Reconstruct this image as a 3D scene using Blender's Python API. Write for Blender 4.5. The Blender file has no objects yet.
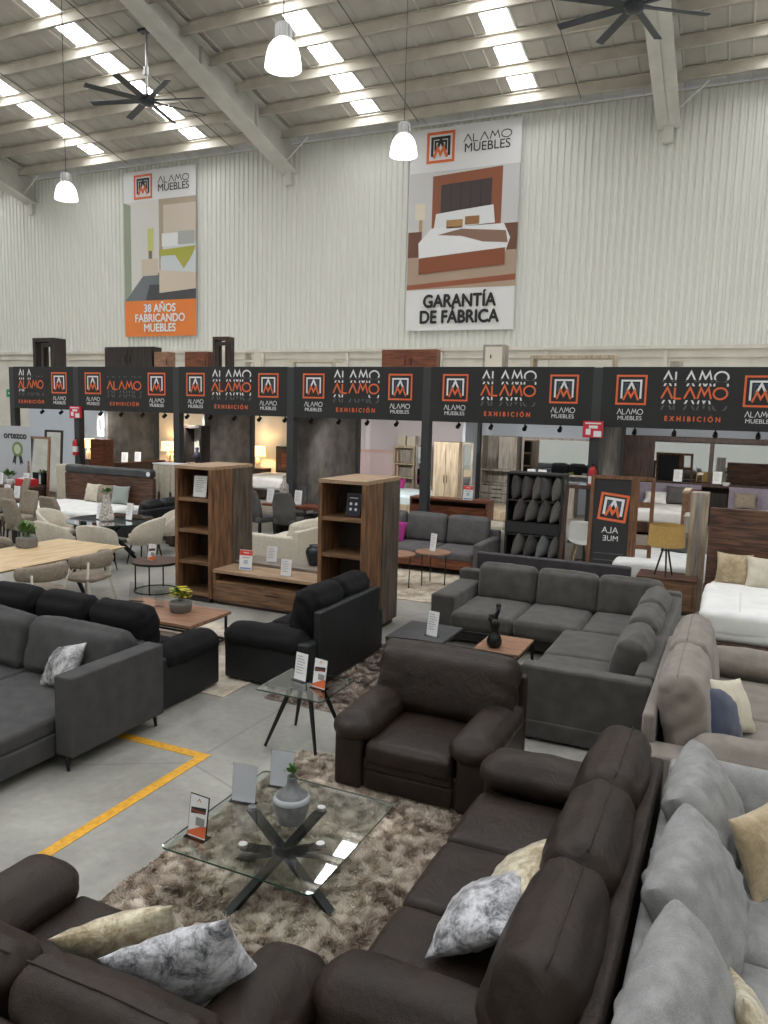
import bpy, bmesh, math, random
import numpy as np
from mathutils import Vector, Matrix, Euler, noise
PI = math.pi
COL = bpy.context.scene.collection
R = math.radians

# ------------------------------------------------------------------ materials
MATS = {}
def srgb(c):
    return tuple(((v/12.92) if v <= .04045 else ((v+.055)/1.055)**2.4) for v in [x/255. for x in c])
def mat(name, c=(128,128,128), rough=.6, metal=0., kind=None, scale=8., amt=.25, bump=.0, c2=None, stretch=None, emit=0, trans=0., alpha=1, spec=.5, sheen=0., coat=0.):
    if name in MATS: return MATS[name]
    m = bpy.data.materials.new(name); m.use_nodes = True
    nt = m.node_tree; N = nt.nodes; L = nt.links
    b = N['Principled BSDF']
    base = srgb(c)
    b.inputs['Base Color'].default_value = (*base, 1)
    b.inputs['Roughness'].default_value = rough
    b.inputs['Metallic'].default_value = metal
    b.inputs['Specular IOR Level'].default_value = spec
    if sheen: b.inputs['Sheen Weight'].default_value = sheen
    if coat: b.inputs['Coat Weight'].default_value = coat
    if trans: b.inputs['Transmission Weight'].default_value = trans; b.inputs['IOR'].default_value = 1.45
    if emit:
        b.inputs['Emission Color'].default_value = (*base, 1); b.inputs['Emission Strength'].default_value = emit
    if kind:
        tc = N.new('ShaderNodeTexCoord'); mp = N.new('ShaderNodeMapping'); L.new(tc.outputs['Object'], mp.inputs['Vector'])
        st = stretch or (1,1,1); mp.inputs['Scale'].default_value = st
        other = srgb(c2) if c2 else tuple(v*(1-amt) for v in base)
        ramp = N.new('ShaderNodeValToRGB')
        ramp.color_ramp.elements[0].color = (*other, 1); ramp.color_ramp.elements[1].color = (*base, 1)
        nz = N.new('ShaderNodeTexNoise'); nz.inputs['Scale'].default_value = scale
        L.new(mp.outputs[0], nz.inputs['Vector'])
        fac = nz.outputs['Fac']
        lo, hi = .35, .65
        if kind == 'fabric':
            nz.inputs['Detail'].default_value = 3
            n2 = N.new('ShaderNodeTexNoise'); n2.inputs['Scale'].default_value = 260; n2.inputs['Detail'].default_value = 1
            L.new(mp.outputs[0], n2.inputs['Vector'])
            mx = N.new('ShaderNodeMath'); mx.operation = 'ADD'; L.new(nz.outputs['Fac'], mx.inputs[0]); L.new(n2.outputs['Fac'], mx.inputs[1])
            m2 = N.new('ShaderNodeMath'); m2.operation = 'MULTIPLY'; L.new(mx.outputs[0], m2.inputs[0]); m2.inputs[1].default_value = .5
            fac = m2.outputs[0]; bsrc = n2.outputs['Fac']; lo, hi = .38, .6
        elif kind == 'leather':
            nz.inputs['Detail'].default_value = 5
            vr = N.new('ShaderNodeTexVoronoi'); vr.inputs['Scale'].default_value = 260; L.new(mp.outputs[0], vr.inputs['Vector'])
            wr = N.new('ShaderNodeTexNoise'); wr.inputs['Scale'].default_value = 9; wr.inputs['Detail'].default_value = 4; wr.inputs['Distortion'].default_value = 1.2
            L.new(mp.outputs[0], wr.inputs['Vector'])
            a = N.new('ShaderNodeMath'); a.operation = 'MULTIPLY_ADD'; L.new(wr.outputs['Fac'], a.inputs[0]); a.inputs[1].default_value = 6; L.new(vr.outputs['Distance'], a.inputs[2])
            bsrc = a.outputs[0]
        elif kind == 'wood':
            nz.inputs['Detail'].default_value = 6; nz.inputs['Distortion'].default_value = .6
            bsrc = nz.outputs['Fac']; lo, hi = .38, .62
        elif kind == 'velvet':
            nz.inputs['Detail'].default_value = 9; nz.inputs['Distortion'].default_value = .35; nz.inputs['Roughness'].default_value = .82
            bsrc = nz.outputs['Fac']; lo, hi = .40, .58
        else:
            nz.inputs['Detail'].default_value = 8; bsrc = nz.outputs['Fac']
        ramp.color_ramp.elements[0].position = lo; ramp.color_ramp.elements[1].position = hi
        L.new(fac, ramp.inputs[0]); L.new(ramp.outputs[0], b.inputs['Base Color'])
        if bump:
            bp = N.new('ShaderNodeBump'); bp.inputs['Strength'].default_value = bump; bp.inputs['Distance'].default_value = .004
            L.new(bsrc, bp.inputs['Height']); L.new(bp.outputs[0], b.inputs['Normal'])
    MATS[name] = m
    return m
def glassmat(name, c=(225,240,235), rough=.0, mixv=.10):
    m = bpy.data.materials.new(name); m.use_nodes = True; nt = m.node_tree; N = nt.nodes; L = nt.links
    for n in list(N):
        if n.type == 'BSDF_PRINCIPLED': N.remove(n)
    out = [n for n in N if n.type == 'OUTPUT_MATERIAL'][0]
    t = N.new('ShaderNodeBsdfTransparent'); t.inputs[0].default_value = (*srgb(c), 1)
    g = N.new('ShaderNodeBsdfGlossy'); g.inputs['Roughness'].default_value = rough; g.inputs[0].default_value = (1,1,1,1)
    f = N.new('ShaderNodeFresnel'); f.inputs[0].default_value = 1.5
    ad = N.new('ShaderNodeMath'); ad.operation = 'ADD'; ad.use_clamp = True; ad.inputs[1].default_value = mixv
    L.new(f.outputs[0], ad.inputs[0])
    mx = N.new('ShaderNodeMixShader'); L.new(ad.outputs[0], mx.inputs[0]); L.new(t.outputs[0], mx.inputs[1]); L.new(g.outputs[0], mx.inputs[2]); L.new(mx.outputs[0], out.inputs[0])
    MATS[name] = m; return m

LEA = mat('brown_leather', (48,37,31), .42, kind='leather', scale=5, c2=(36,28,24), bump=.45, spec=.34)
BLK = mat('black_microfibre', (27,27,29), .85, kind='fabric', scale=4, c2=(19,19,21), bump=.4, spec=.2)
BLKL = mat('black_leatherette', (24,27,29), .5, kind='leather', scale=4, c2=(18,20,22), bump=.3)
GRY = mat('charcoal_weave', (82,81,80), .9, kind='fabric', scale=7, c2=(68,68,71), bump=.5, spec=.2)
SEC = mat('slate_chenille', (88,85,82), .85, kind='fabric', scale=6, c2=(64,62,60), bump=.5, spec=.2, sheen=.2)
TAU = mat('taupe_microsuede', (143,134,126), .85, kind='fabric', scale=6, c2=(120,112,105), bump=.4, spec=.2, sheen=.2)
LGT = mat('light_grey_linen', (158,158,158), .9, kind='fabric', scale=9, c2=(128,128,128), bump=.6, spec=.2)
MID = mat('mid_grey_cloth', (100,98,98), .9, kind='fabric', scale=6, c2=(84,82,83), bump=.4, spec=.2)
DKL = mat('plum_dark_leather', (62,58,63), .5, kind='leather', scale=5, c2=(48,45,50), bump=.4)
BEI = mat('beige_boucle', (214,206,192), .9, kind='fabric', scale=20, c2=(196,187,172), bump=.7, spec=.2)
TPC = mat('taupe_cloth', (158,146,132), .9, kind='fabric', scale=20, c2=(132,121,109), bump=.6, spec=.2)
CRM = mat('cream_cloth', (214,206,190), .9, kind='fabric', scale=10, c2=(196,187,170), bump=.4, spec=.2)
WHT = mat('white_bedding', (236,236,234), .85, kind='fabric', scale=5, c2=(222,222,222), bump=.3, spec=.2)
SILV = mat('silver_crushed_velvet', (214,214,220), .42, kind='velvet', scale=9, c2=(62,63,70), bump=.5, sheen=.4)
GOLD = mat('gold_crushed_velvet', (222,212,186), .42, kind='velvet', scale=8, c2=(142,122,84), bump=.5, sheen=.4)
CHAMP = mat('champagne_satin', (190,172,140), .45, kind='velvet', scale=4, c2=(150,131,100), bump=.3, sheen=.3)
NAVY = mat('navy_velvet', (44,56,86), .7, kind='fabric', scale=5, c2=(30,40,66), bump=.3, sheen=.4)
PINK = mat('magenta_velvet', (168,40,130), .7, kind='fabric', scale=5, bump=.3)
WAL = mat('walnut_veneer', (142,102,70), .5, kind='wood', scale=3.2, c2=(92,64,44), stretch=(5,5,.7), bump=.1)
WALH = mat('walnut_veneer_flat_grain', (138,104,76), .5, kind='wood', scale=3.2, c2=(96,70,50), stretch=(.7,6,8), bump=.1)
WALT = mat('walnut_worktop_grain', (180,152,124), .5, kind='wood', scale=3.2, c2=(150,122,96), stretch=(.7,6,8), bump=.1)
WALD = mat('dark_walnut', (84,58,46), .5, kind='wood', scale=3., c2=(50,34,28), stretch=(7,5,.8), bump=.1)
WALDH = mat('dark_walnut_flat_grain', (108,74,56), .5, kind='wood', scale=3., c2=(62,42,33), stretch=(.8,5,8), bump=.1)
GWD = mat('grey_brown_veneer', (104,90,78), .55, kind='wood', scale=3, c2=(68,58,50), stretch=(5,5,.6), bump=.1)
OAK = mat('pale_oak', (216,190,152), .45, kind='wood', scale=2.6, c2=(188,158,118), stretch=(5,.6,5), bump=.05)
OAKV = mat('bleached_oak', (196,180,156), .55, kind='wood', scale=3, c2=(160,144,122), stretch=(6,6,.6), bump=.05)
GOAK = mat('greyed_oak', (176,168,158), .55, kind='wood', scale=3, c2=(140,132,124), stretch=(6,6,.6), bump=.05)
CHE = mat('cherry_brown', (134,78,52), .4, kind='wood', scale=3, c2=(92,50,34), stretch=(.8,5,8), bump=.05)
CTB = mat('warm_walnut_top', (160,122,98), .45, kind='wood', scale=3, c2=(126,92,72), stretch=(.8,6,8), bump=.05)
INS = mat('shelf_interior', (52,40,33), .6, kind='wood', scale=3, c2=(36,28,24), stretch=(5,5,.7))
DRK = mat('dark_stained_wood', (52,42,38), .5, kind='wood', scale=3, c2=(34,28,26), stretch=(5,5,.7))
BMET = mat('black_metal', (28,30,31), .45, .3)
FMET = mat('fan_metal', (70,74,78), .4, .6)
WMET = mat('white_metal', (216,210,198), .4)
CHR = mat('brushed_steel', (200,200,200), .3, .9)
BRZ = mat('black_ceramic', (22,22,23), .3)
CER = mat('grey_glazed_ceramic', (126,128,130), .3, kind='noise', scale=14, c2=(94,94,98), bump=.2)
PCER = mat('patterned_ceramic', (214,208,200), .5, kind='noise', scale=28, c2=(120,112,104))
PLNT = mat('concrete_planter', (128,126,122), .8, kind='noise', scale=20, amt=.2)
WPOT = mat('white_pot', (226,226,222), .5)
LEAF = mat('green_leaf', (98,138,62), .6, kind='noise', scale=12, c2=(52,88,40))
YEL = mat('yellow_flower', (234,204,62), .6, kind='noise', scale=12, c2=(186,186,60))
SOIL = mat('potting_soil', (52,42,34), .9)
PAP = mat('white_card', (238,238,240), .5)
PAP2 = mat('grey_backed_card', (190,193,200), .5)
ORG = mat('orange_print', (222,108,60), .5)
REDP = mat('red_print', (206,44,52), .5)
SRED = mat('sign_red', (214,46,68), .5)
INK = mat('black_print', (34,34,36), .5)
NAVP = mat('navy_print', (44,46,66), .5)
GRP = mat('grey_print', (130,134,142), .5)
BRP = mat('brown_print', (122,70,52), .5)
BOARD = mat('sign_black', (38,39,41), .6)
SORG = mat('sign_orange', (232,112,66), .5)
SWHT = mat('sign_white', (236,238,240), .5)
SGRY = mat('sign_grey', (92,94,97), .5)
SBLU = mat('sign_blue_grey', (64,78,98), .5)
POST = mat('post_dark_grey', (58,60,63), .5)
PART = mat('slate_texture_wall', (124,120,114), .7, kind='noise', scale=3, c2=(92,90,88), bump=.6)
BLUW = mat('pale_blue_wall', (196,204,216), .8)
CRMW = mat('cream_panel_wall', (222,214,200), .8)
PNKW = mat('pale_lilac_wall', (214,206,210), .8)
LILA = mat('lilac_grey_headboard', (160,150,166), .8, kind='fabric', scale=10, c2=(132,122,138), stretch=(1,1,6))
ACR = glassmat('clear_acrylic', (248,250,252), .0, .03)
GLS = glassmat('table_glass', (222,232,228), .02, .09)
GLSD = glassmat('smoked_table_glass', (120,124,126), .0, .12)
GEDGE = mat('glass_edge', (52,92,82), .1, trans=.3)
MIR = mat('mirror_glass', (226,230,232), .02, 1.)
LSH = mat('lit_lamp_shade', (255,222,150), .8, emit=1.6)
LSH2 = mat('ochre_lamp_shade', (196,164,100), .85, kind='fabric', scale=40, c2=(180,142,74))
PEND = mat('glowing_pendant_shade', (255,255,250), .4, emit=1.7)
SKYL = mat('skylight_panel', (250,252,255), .5, emit=9.0)
YLN = mat('yellow_floor_paint', (232,172,44), .6, kind='noise', scale=18, c2=(206,150,40))
EXTR = mat('extinguisher_red', (186,34,40), .35)
ROOF = mat('roof_sheet', (196,193,186), .7, kind='noise', scale=1.2, c2=(182,178,170))
PURL = mat('purlin_paint', (212,206,194), .6, kind='noise', scale=2, c2=(196,189,176))
BEAM = mat('rafter_paint', (214,213,206), .55, kind='noise', scale=2, c2=(202,201,193))
CORR = mat('corrugated_siding', (226,227,221), .5)
BLOCK = mat('white_block_wall', (222,218,208), .8, kind='noise', scale=2, c2=(208,204,194))
VINYL = mat('banner_vinyl', (226,226,228), .5)
BORG = mat('banner_orange', (232,132,60), .5)

# ------------------------------------------------------------------ mesh builder
class MB:
    def __init__(s): s.v = []; s.f = []; s.m = []; s.sm = []; s.cur = 0; s.mats = []
    def mat(s, m):
        if m not in s.mats: s.mats.append(m)
        s.cur = s.mats.index(m); return s
    def add(s, vs, fs, smooth=False, M=None):
        o = len(s.v)
        for p in vs:
            s.v.append(tuple(M @ Vector(p)) if M is not None else tuple(p))
        for f in fs:
            s.f.append([o+i for i in f]); s.m.append(s.cur); s.sm.append(smooth)
        return s
    def box(s, x0, x1, y0, y1, z0, z1, M=None):
        vs = [(x, y, z) for x in (x0, x1) for y in (y0, y1) for z in (z0, z1)]
        return s.add(vs, [(0,1,3,2), (4,6,7,5), (0,4,5,1), (2,3,7,6), (0,2,6,4), (1,5,7,3)], False, M)
    def cyl(s, p, q, r0, r1=None, n=12, cap=True, smooth=True):
        r1 = r0 if r1 is None else r1
        p = Vector(p); q = Vector(q); d = (q-p).normalized()
        a = d.orthogonal().normalized(); b = d.cross(a)
        vs = []
        for c, r in ((p, r0), (q, r1)):
            for i in range(n):
                t = 2*PI*i/n; vs.append(c + a*(r*math.cos(t)) + b*(r*math.sin(t)))
        fs = [(i, (i+1) % n, n+(i+1) % n, n+i) for i in range(n)]
        s.add(vs, fs, smooth)
        if cap: s.add(vs[:n], [tuple(range(n))[::-1]]); s.add(vs[n:], [tuple(range(n))])
        return s
    def tube(s, pts, r, n=8):
        pts = [Vector(p) for p in pts]
        rings = []; prev = None
        for i, p in enumerate(pts):
            d = (pts[min(i+1, len(pts)-1)] - pts[max(i-1, 0)]).normalized()
            if prev is None: a = d.orthogonal().normalized()
            else: a = (prev - d*prev.dot(d)).normalized()
            prev = a; b = d.cross(a)
            rr = r[i] if isinstance(r, (list, tuple)) else r
            rings.append([p + a*(rr*math.cos(2*PI*k/n)) + b*(rr*math.sin(2*PI*k/n)) for k in range(n)])
        vs = [v for g in rings for v in g]
        fs = [(i*n+k, i*n+(k+1) % n, (i+1)*n+(k+1) % n, (i+1)*n+k) for i in range(len(pts)-1) for k in range(n)]
        fs.append(tuple(range(n))[::-1]); fs.append(tuple(range((len(pts)-1)*n, len(pts)*n)))
        return s.add(vs, fs, True)
    def lathe(s, prof, n=24, c=(0,0,0), a0=0, a1=2*PI, cap=True):
        full = abs(a1-a0-2*PI) < 1e-6; k = n if full else n+1
        vs = [(c[0]+r*math.cos(a0+(a1-a0)*i/n), c[1]+r*math.sin(a0+(a1-a0)*i/n), c[2]+z) for r, z in prof for i in range(k)]
        fs = []
        for j in range(len(prof)-1):
            for i in range(n):
                i2 = (i+1) % k
                fs.append((j*k+i, j*k+i2, (j+1)*k+i2, (j+1)*k+i))
        if cap and full:
            fs.append(tuple(range(k))[::-1]); fs.append(tuple(range((len(prof)-1)*k, len(prof)*k)))
        return s.add(vs, fs, True)
    def prism(s, poly, z0, z1, M=None):
        n = len(poly)
        vs = [(x, y, z0) for x, y in poly] + [(x, y, z1) for x, y in poly]
        return s.add(vs, [tuple(range(n))[::-1], tuple(range(n, 2*n))] + [(i, (i+1) % n, n+(i+1) % n, n+i) for i in range(n)], False, M)
    # soft padded block: centre, half sizes, corner radii, bulge
    def pad(s, c, h, r, bulge=(0,0,0), wr=.004, wf=5., seed=0, M=None, dens=None, fold=0., keep=.0):
        h = list(h); r = [min(a, b*.98) for a, b in zip((r if isinstance(r, (list, tuple)) else (r,)*3), h)]
        ax = []
        for i in range(3):
            L = h[i]-r[i]; st = dens or .05
            ni = max(2, min(40, int(2*L/st))); ed = [math.tan(PI/4*k/4)*r[i] for k in range(4, 0, -1)]
            ax.append([-L-e for e in ed] + [-L + 2*L*k/ni for k in range(ni+1)] + [L+e for e in ed[::-1]])
        vid = {}; vs = []; fs = []
        so = Vector((seed*3.17, seed*1.31, seed*.77))
        def vert(i, j, k):
            key = (i, j, k)
            if key in vid: return vid[key]
            p = [ax[0][i], ax[1][j], ax[2][k]]
            inn = [max(-(h[t]-r[t]), min(h[t]-r[t], p[t])) for t in range(3)]
            d = [(p[t]-inn[t])/r[t] if r[t] > 1e-6 else 0 for t in range(3)]
            ln = math.sqrt(sum(x*x for x in d)) or 1
            n_ = [x/ln for x in d]
            q = Vector([inn[t]+n_[t]*r[t] for t in range(3)])
            u = [p[t]/h[t] for t in range(3)]
            for t in range(3):
                a, b = (t+1) % 3, (t+2) % 3
                if bulge[t]: q[t] += bulge[t]*n_[t]*max(0, (1-u[a]**2))**.7*max(0, (1-u[b]**2))**.7
            nn = Vector(n_)
            if wr:
                w = noise.noise(q*wf+so)*1.0 + noise.noise(q*wf*2.7+so)*.5
                q = q + nn*(w*wr)
            if fold:
                e = min(1., max(0, abs(u[0])-.45)/.55)
                q = q + nn*(fold*e*math.sin(q[2]*34+q[1]*22+3*noise.noise(q*6+so)))
            vid[key] = len(vs); vs.append(q + Vector(c)); return vid[key]
        n = [len(a)-1 for a in ax]
        for i in range(n[0]):
            for j in range(n[1]):
                fs.append((vert(i,j,0), vert(i,j+1,0), vert(i+1,j+1,0), vert(i+1,j,0)))
                fs.append((vert(i,j,n[2]), vert(i+1,j,n[2]), vert(i+1,j+1,n[2]), vert(i,j+1,n[2])))
        for i in range(n[0]):
            for k in range(n[2]):
                fs.append((vert(i,0,k), vert(i+1,0,k), vert(i+1,0,k+1), vert(i,0,k+1)))
                fs.append((vert(i,n[1],k), vert(i,n[1],k+1), vert(i+1,n[1],k+1), vert(i+1,n[1],k)))
        for j in range(n[1]):
            for k in range(n[2]):
                fs.append((vert(0,j,k), vert(0,j,k+1), vert(0,j+1,k+1), vert(0,j+1,k)))
                fs.append((vert(n[0],j,k), vert(n[0],j+1,k), vert(n[0],j+1,k+1), vert(n[0],j,k+1)))
        return s.add(vs, fs, True, M)
    # knife-edge pillow standing in local XZ, thickness along Y, base at z=0
    def pillow(s, w, h, t, seed=0, n=18, wr=.012, M=None, ear=.10, round_=.5):
        vs = []; fs = []
        so = Vector((seed*2.3, seed*5.1, seed))
        for sd in (-1, 1):
            for i in range(n+1):
                for j in range(n+1):
                    u = math.sin(PI/2*(-1+2*i/n)); v = math.sin(PI/2*(-1+2*j/n))
                    x = w/2*u*(1-ear*(1-v*v)*abs(u)**3); z = h/2*v*(1-ear*(1-u*u)*abs(v)**3)
                    e = max(0, (1-u**2))*max(0, (1-v**2))
                    th = t/2*e**round_
                    q = Vector((x, 0, z))
                    w_ = noise.noise(q*7+so)+.5*noise.noise(q*17+so)
                    edge = max(abs(u), abs(v))
                    w_ += .7*math.sin(math.atan2(z, x)*18+3*noise.noise(q*4+so))*max(0, edge-.35)
                    th += w_*wr*min(1, e*6)
                    vs.append((x, sd*max(0., th), z+h/2))
        k = n+1
        for sd in (0, 1):
            o = sd*k*k
            for i in range(n):
                for j in range(n):
                    f = (o+i*k+j, o+(i+1)*k+j, o+(i+1)*k+j+1, o+i*k+j+1)
                    fs.append(f if sd == 0 else f[::-1])
        return s.add(vs, fs, True, M)
    def build(s, name, parent=None, m=None, bevel=0, loc=None, rot=None, weld=False):
        me = bpy.data.meshes.new(name)
        me.from_pydata([tuple(p) for p in s.v], [], s.f)
        mats = s.mats or [m or GRY]
        if m is not None and not s.mats: mats = [m]
        for x in mats: me.materials.append(x)
        if s.mats: me.polygons.foreach_set('material_index', s.m)
        me.polygons.foreach_set('use_smooth', s.sm)
        me.update()
        o = bpy.data.objects.new(name, me); COL.objects.link(o)
        if weld:
            bm = bmesh.new(); bm.from_mesh(me); bmesh.ops.remove_doubles(bm, verts=bm.verts, dist=1e-5); bm.to_mesh(me); bm.free()
        if parent: o.parent = parent
        if loc: o.location = loc
        if rot: o.rotation_euler = rot
        if bevel:
            b = o.modifiers.new('Bevel', 'BEVEL'); b.width = bevel; b.segments = 2; b.limit_method = 'ANGLE'; b.angle_limit = R(50)
        return o

def tag(o, label, cat, group=None, kind=None):
    if label: o['label'] = label
    if cat: o['category'] = cat
    if group: o['group'] = group
    if kind: o['kind'] = kind
    return o
def thing(name, label, cat, loc=(0,0,0), rz=0, group=None, rot=None):
    o = bpy.data.objects.new(name, None); COL.objects.link(o)
    o.empty_display_size = .1
    o.location = loc; o.rotation_euler = rot or (0, 0, R(rz))
    return tag(o, label, cat, group)
def struct(mb, name, m=None, **k):
    o = mb.build(name, None, m, **k); o['kind'] = 'structure'; return o
def dup(root, label, loc, rz=None, group=None, rot=None):
    def cp(o, par):
        c = o.copy(); COL.objects.link(c); c.parent = par
        for ch in list(o.children): cp(ch, c)
        return c
    r = cp(root, None); r.location = loc
    if rz is not None: r.rotation_euler = (0, 0, R(rz))
    if rot is not None: r.rotation_euler = rot
    r['label'] = label
    if group: r['group'] = group
    return r
def B(name, parent, m, *boxes, bevel=.004, **k):
    mb = MB()
    for b in boxes: mb.box(*b)
    return mb.build(name, parent, m, bevel=bevel, **k)
def T(rx=0, ry=0, rz=0, loc=(0,0,0)):
    return Matrix.Translation(loc) @ Euler((R(rx), R(ry), R(rz))).to_matrix().to_4x4()

# text as mesh, lying in local XZ plane, facing -Y
def text(body, size, m, loc, parent, name='lettering', bold=0., space=1., flip=False, extrude=.002, sx=1.):
    cu = bpy.data.curves.new('t', 'FONT'); cu.body = body; cu.size = size; cu.align_x = 'CENTER'; cu.align_y = 'CENTER'
    cu.space_character = space; cu.extrude = extrude; cu.space_line = .95
    o = bpy.data.objects.new('t', cu); COL.objects.link(o)
    dg = bpy.context.evaluated_depsgraph_get(); dg.update()
    me = bpy.data.meshes.new_from_object(o.evaluated_get(dg))
    bpy.data.objects.remove(o); bpy.data.curves.remove(cu)
    me.transform(Matrix.Rotation(R(90), 4, 'X') @ Matrix.Diagonal(((-1 if flip else 1)*sx, 1, 1, 1)))
    if flip: me.flip_normals()
    if bold > 0:
        bm = bmesh.new(); bm.from_mesh(me); k0 = list(bm.verts)+list(bm.edges)+list(bm.faces)
        for dx, dz in ((1,0),(-1,0),(0,1),(0,-1)):
            r_ = bmesh.ops.duplicate(bm, geom=k0)
            vv = [g for g in r_['geom'] if isinstance(g, bmesh.types.BMVert)]
            bmesh.ops.translate(bm, verts=vv, vec=(dx*bold, -.0003*(1+dx+2*dz), dz*bold))
        bm.to_mesh(me); bm.free()
    me.materials.clear(); me.materials.append(m)
    r = bpy.data.objects.new(name, me); COL.objects.link(r); r.parent = parent; r.location = loc
    return r

# flat printing: polygons and strokes in (u,v) at depth layers in front of local XZ plane
class Print:
    def __init__(s): s.mb = MB()
    def poly(s, pts, m, layer=1, d=.003):
        s.mb.mat(m); s.mb.add([(u, -d*layer, v) for u, v in pts], [tuple(range(len(pts)))]); return s
    def rect(s, u0, u1, v0, v1, m, layer=1, d=.003):
        return s.poly([(u0,v0),(u1,v0),(u1,v1),(u0,v1)], m, layer, d)
    def stroke(s, pts, w, m, layer=1, clip=None, closed=False, d=.003):
        ps = [tuple(p) for p in pts]
        if closed or (math.hypot(ps[0][0]-ps[-1][0], ps[0][1]-ps[-1][1]) < 1e-6):
            if not closed: ps = ps[:-1]
            closed = True
        n = len(ps); L_ = []; R_ = []
        for i in range(n):
            p = ps[i]
            pa = ps[i-1] if (closed or i > 0) else None
            pb = ps[(i+1) % n] if (closed or i < n-1) else None
            def un_(a, b):
                l = math.hypot(b[0]-a[0], b[1]-a[1]) or 1; return ((b[0]-a[0])/l, (b[1]-a[1])/l)
            da = un_(pa, p) if pa else None; db = un_(p, pb) if pb else None
            if da and db:
                nx, ny = -(da[1]+db[1]), da[0]+db[0]; l = math.hypot(nx, ny) or 1; nx /= l; ny /= l
                k = 1/max(.42, nx*-da[1]+ny*da[0])
            else:
                q = da or db; nx, ny, k = -q[1], q[0], 1
            L_.append((p[0]+nx*k*w/2, p[1]+ny*k*w/2)); R_.append((p[0]-nx*k*w/2, p[1]-ny*k*w/2))
        for i in range(n if closed else n-1):
            j = (i+1) % n
            q = [L_[i], R_[i], R_[j], L_[j]]
            if clip:
                for lim, sg in ((clip[0], 1), (clip[1], -1)):
                    o = []
                    for t in range(len(q)):
                        p0, p1 = q[t], q[(t+1) % len(q)]
                        i0, i1 = (p0[1]-lim)*sg >= 0, (p1[1]-lim)*sg >= 0
                        if i0: o.append(p0)
                        if i0 != i1:
                            f = (lim-p0[1])/(p1[1]-p0[1]); o.append((p0[0]+f*(p1[0]-p0[0]), lim))
                    q = o
                    if len(q) < 3: break
            if len(q) >= 3: s.poly(q, m, layer, d)
        return s
    def build(s, name, parent, loc=(0,0,0)):
        return s.mb.build(name, parent, loc=loc)
GLY = {'A': [[(0,0),(.42,1),(.84,0)]], 'L': [[(0,1),(0,0),(.5,0)]],
       'M': [[(0,0),(.22,1),(.5,.35),(.78,1),(1,0)]],
       'O': [[(.5+.5*math.cos(t*PI/8), .5+.5*math.sin(t*PI/8)) for t in range(17)]]}
ADV = {'A': (.84, 1.0), 'L': (.5, .72), 'M': (1, 1.16), 'O': (1, 1)}
def alamo(pr, cx, v0, h, w, m, layer=1, clip=None, which='11111', sw=.15, mirror=False):
    tot = sum(ADV[c][1] for c in 'ALAM')+1; sc = w/tot; x = cx-w/2
    for i, c in enumerate('ALAMO'):
        if which[i] != '0':
            for g in GLY[c]:
                pts = [(x+u*sc, v0+v*h) for u, v in g]
                if mirror: pts = [(2*cx-a, b) for a, b in pts]
                pr.stroke(pts, sw*h, m, layer, clip)
        x += ADV[c][1]*sc
def logo(pr, cx, cy, s, mo, mw, mb_, sw=.09, layer=1, mirror=False):
    k = -1 if mirror else 1
    f = lambda pts: [(cx+k*u*s/2, cy+v*s/2) for u, v in pts]
    pr.stroke(f([(-1,-1),(1,-1),(1,1),(-1,1)]), sw*s, mo, layer, closed=True)
    pr.stroke(f([(-.66,-.62),(-.66,.66),(.66,.66),(.66,-.62)]), sw*s, mw, layer)
    pr.stroke(f([(-.42,-.25),(-.42,.42),(-.1,.42)]), sw*s*.8, mb_, layer)
    pr.stroke(f([(.42,-.25),(.42,.42),(.1,.42)]), sw*s*.8, mb_, layer)
    pr.stroke(f([(-.27,-.06),(0,.50),(.27,-.06)]), sw*s*1.1, mw, layer+1)
    pr.stroke(f([(-.52,-.74),(-.24,-.05),(0,-.5),(.24,-.05),(.52,-.74)]), sw*s, mo, layer+2)
# ================================================================== SETTING
def floor_mat():
    m = bpy.data.materials.new('polished_concrete'); m.use_nodes = True; nt = m.node_tree; N = nt.nodes; L = nt.links; b = N['Principled BSDF']
    tc = N.new('ShaderNodeTexCoord')
    n1 = N.new('ShaderNodeTexNoise'); n1.inputs['Scale'].default_value = .9; n1.inputs['Detail'].default_value = 8; n1.inputs['Distortion'].default_value = .8
    n2 = N.new('ShaderNodeTexNoise'); n2.inputs['Scale'].default_value = 14; n2.inputs['Detail'].default_value = 8
    vo = N.new('ShaderNodeTexVoronoi'); vo.feature = 'DISTANCE_TO_EDGE'; vo.inputs['Scale'].default_value = .35
    for n in (n1, n2, vo): L.new(tc.outputs['Object'], n.inputs['Vector'])
    r1 = N.new('ShaderNodeValToRGB'); r1.color_ramp.elements[0].position = .3; r1.color_ramp.elements[1].position = .7
    r1.color_ramp.elements[0].color = (*srgb((144,142,135)), 1); r1.color_ramp.elements[1].color = (*srgb((188,186,178)), 1)
    L.new(n1.outputs['Fac'], r1.inputs[0])
    mx = N.new('ShaderNodeMixRGB'); mx.blend_type = 'MULTIPLY'; mx.inputs[0].default_value = .35
    L.new(r1.outputs[0], mx.inputs[1]); L.new(n2.outputs['Fac'], mx.inputs[2])
    cr = N.new('ShaderNodeMath'); cr.operation = 'LESS_THAN'; cr.inputs[1].default_value = .0035; L.new(vo.outputs['Distance'], cr.inputs[0])
    m2 = N.new('ShaderNodeMixRGB'); L.new(cr.outputs[0], m2.inputs[0]); L.new(mx.outputs[0], m2.inputs[1]); m2.inputs[2].default_value = (*srgb((112,110,105)), 1)
    g = N.new('ShaderNodeMath'); g.operation='MULTIPLY'; g.inputs[1].default_value = .45; L.new(cr.outputs[0], g.inputs[0]); L.new(g.outputs[0], m2.inputs[0])
    L.new(m2.outputs[0], b.inputs['Base Color']); b.inputs['Roughness'].default_value = .42
    return m
FLR = floor_mat()
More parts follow.
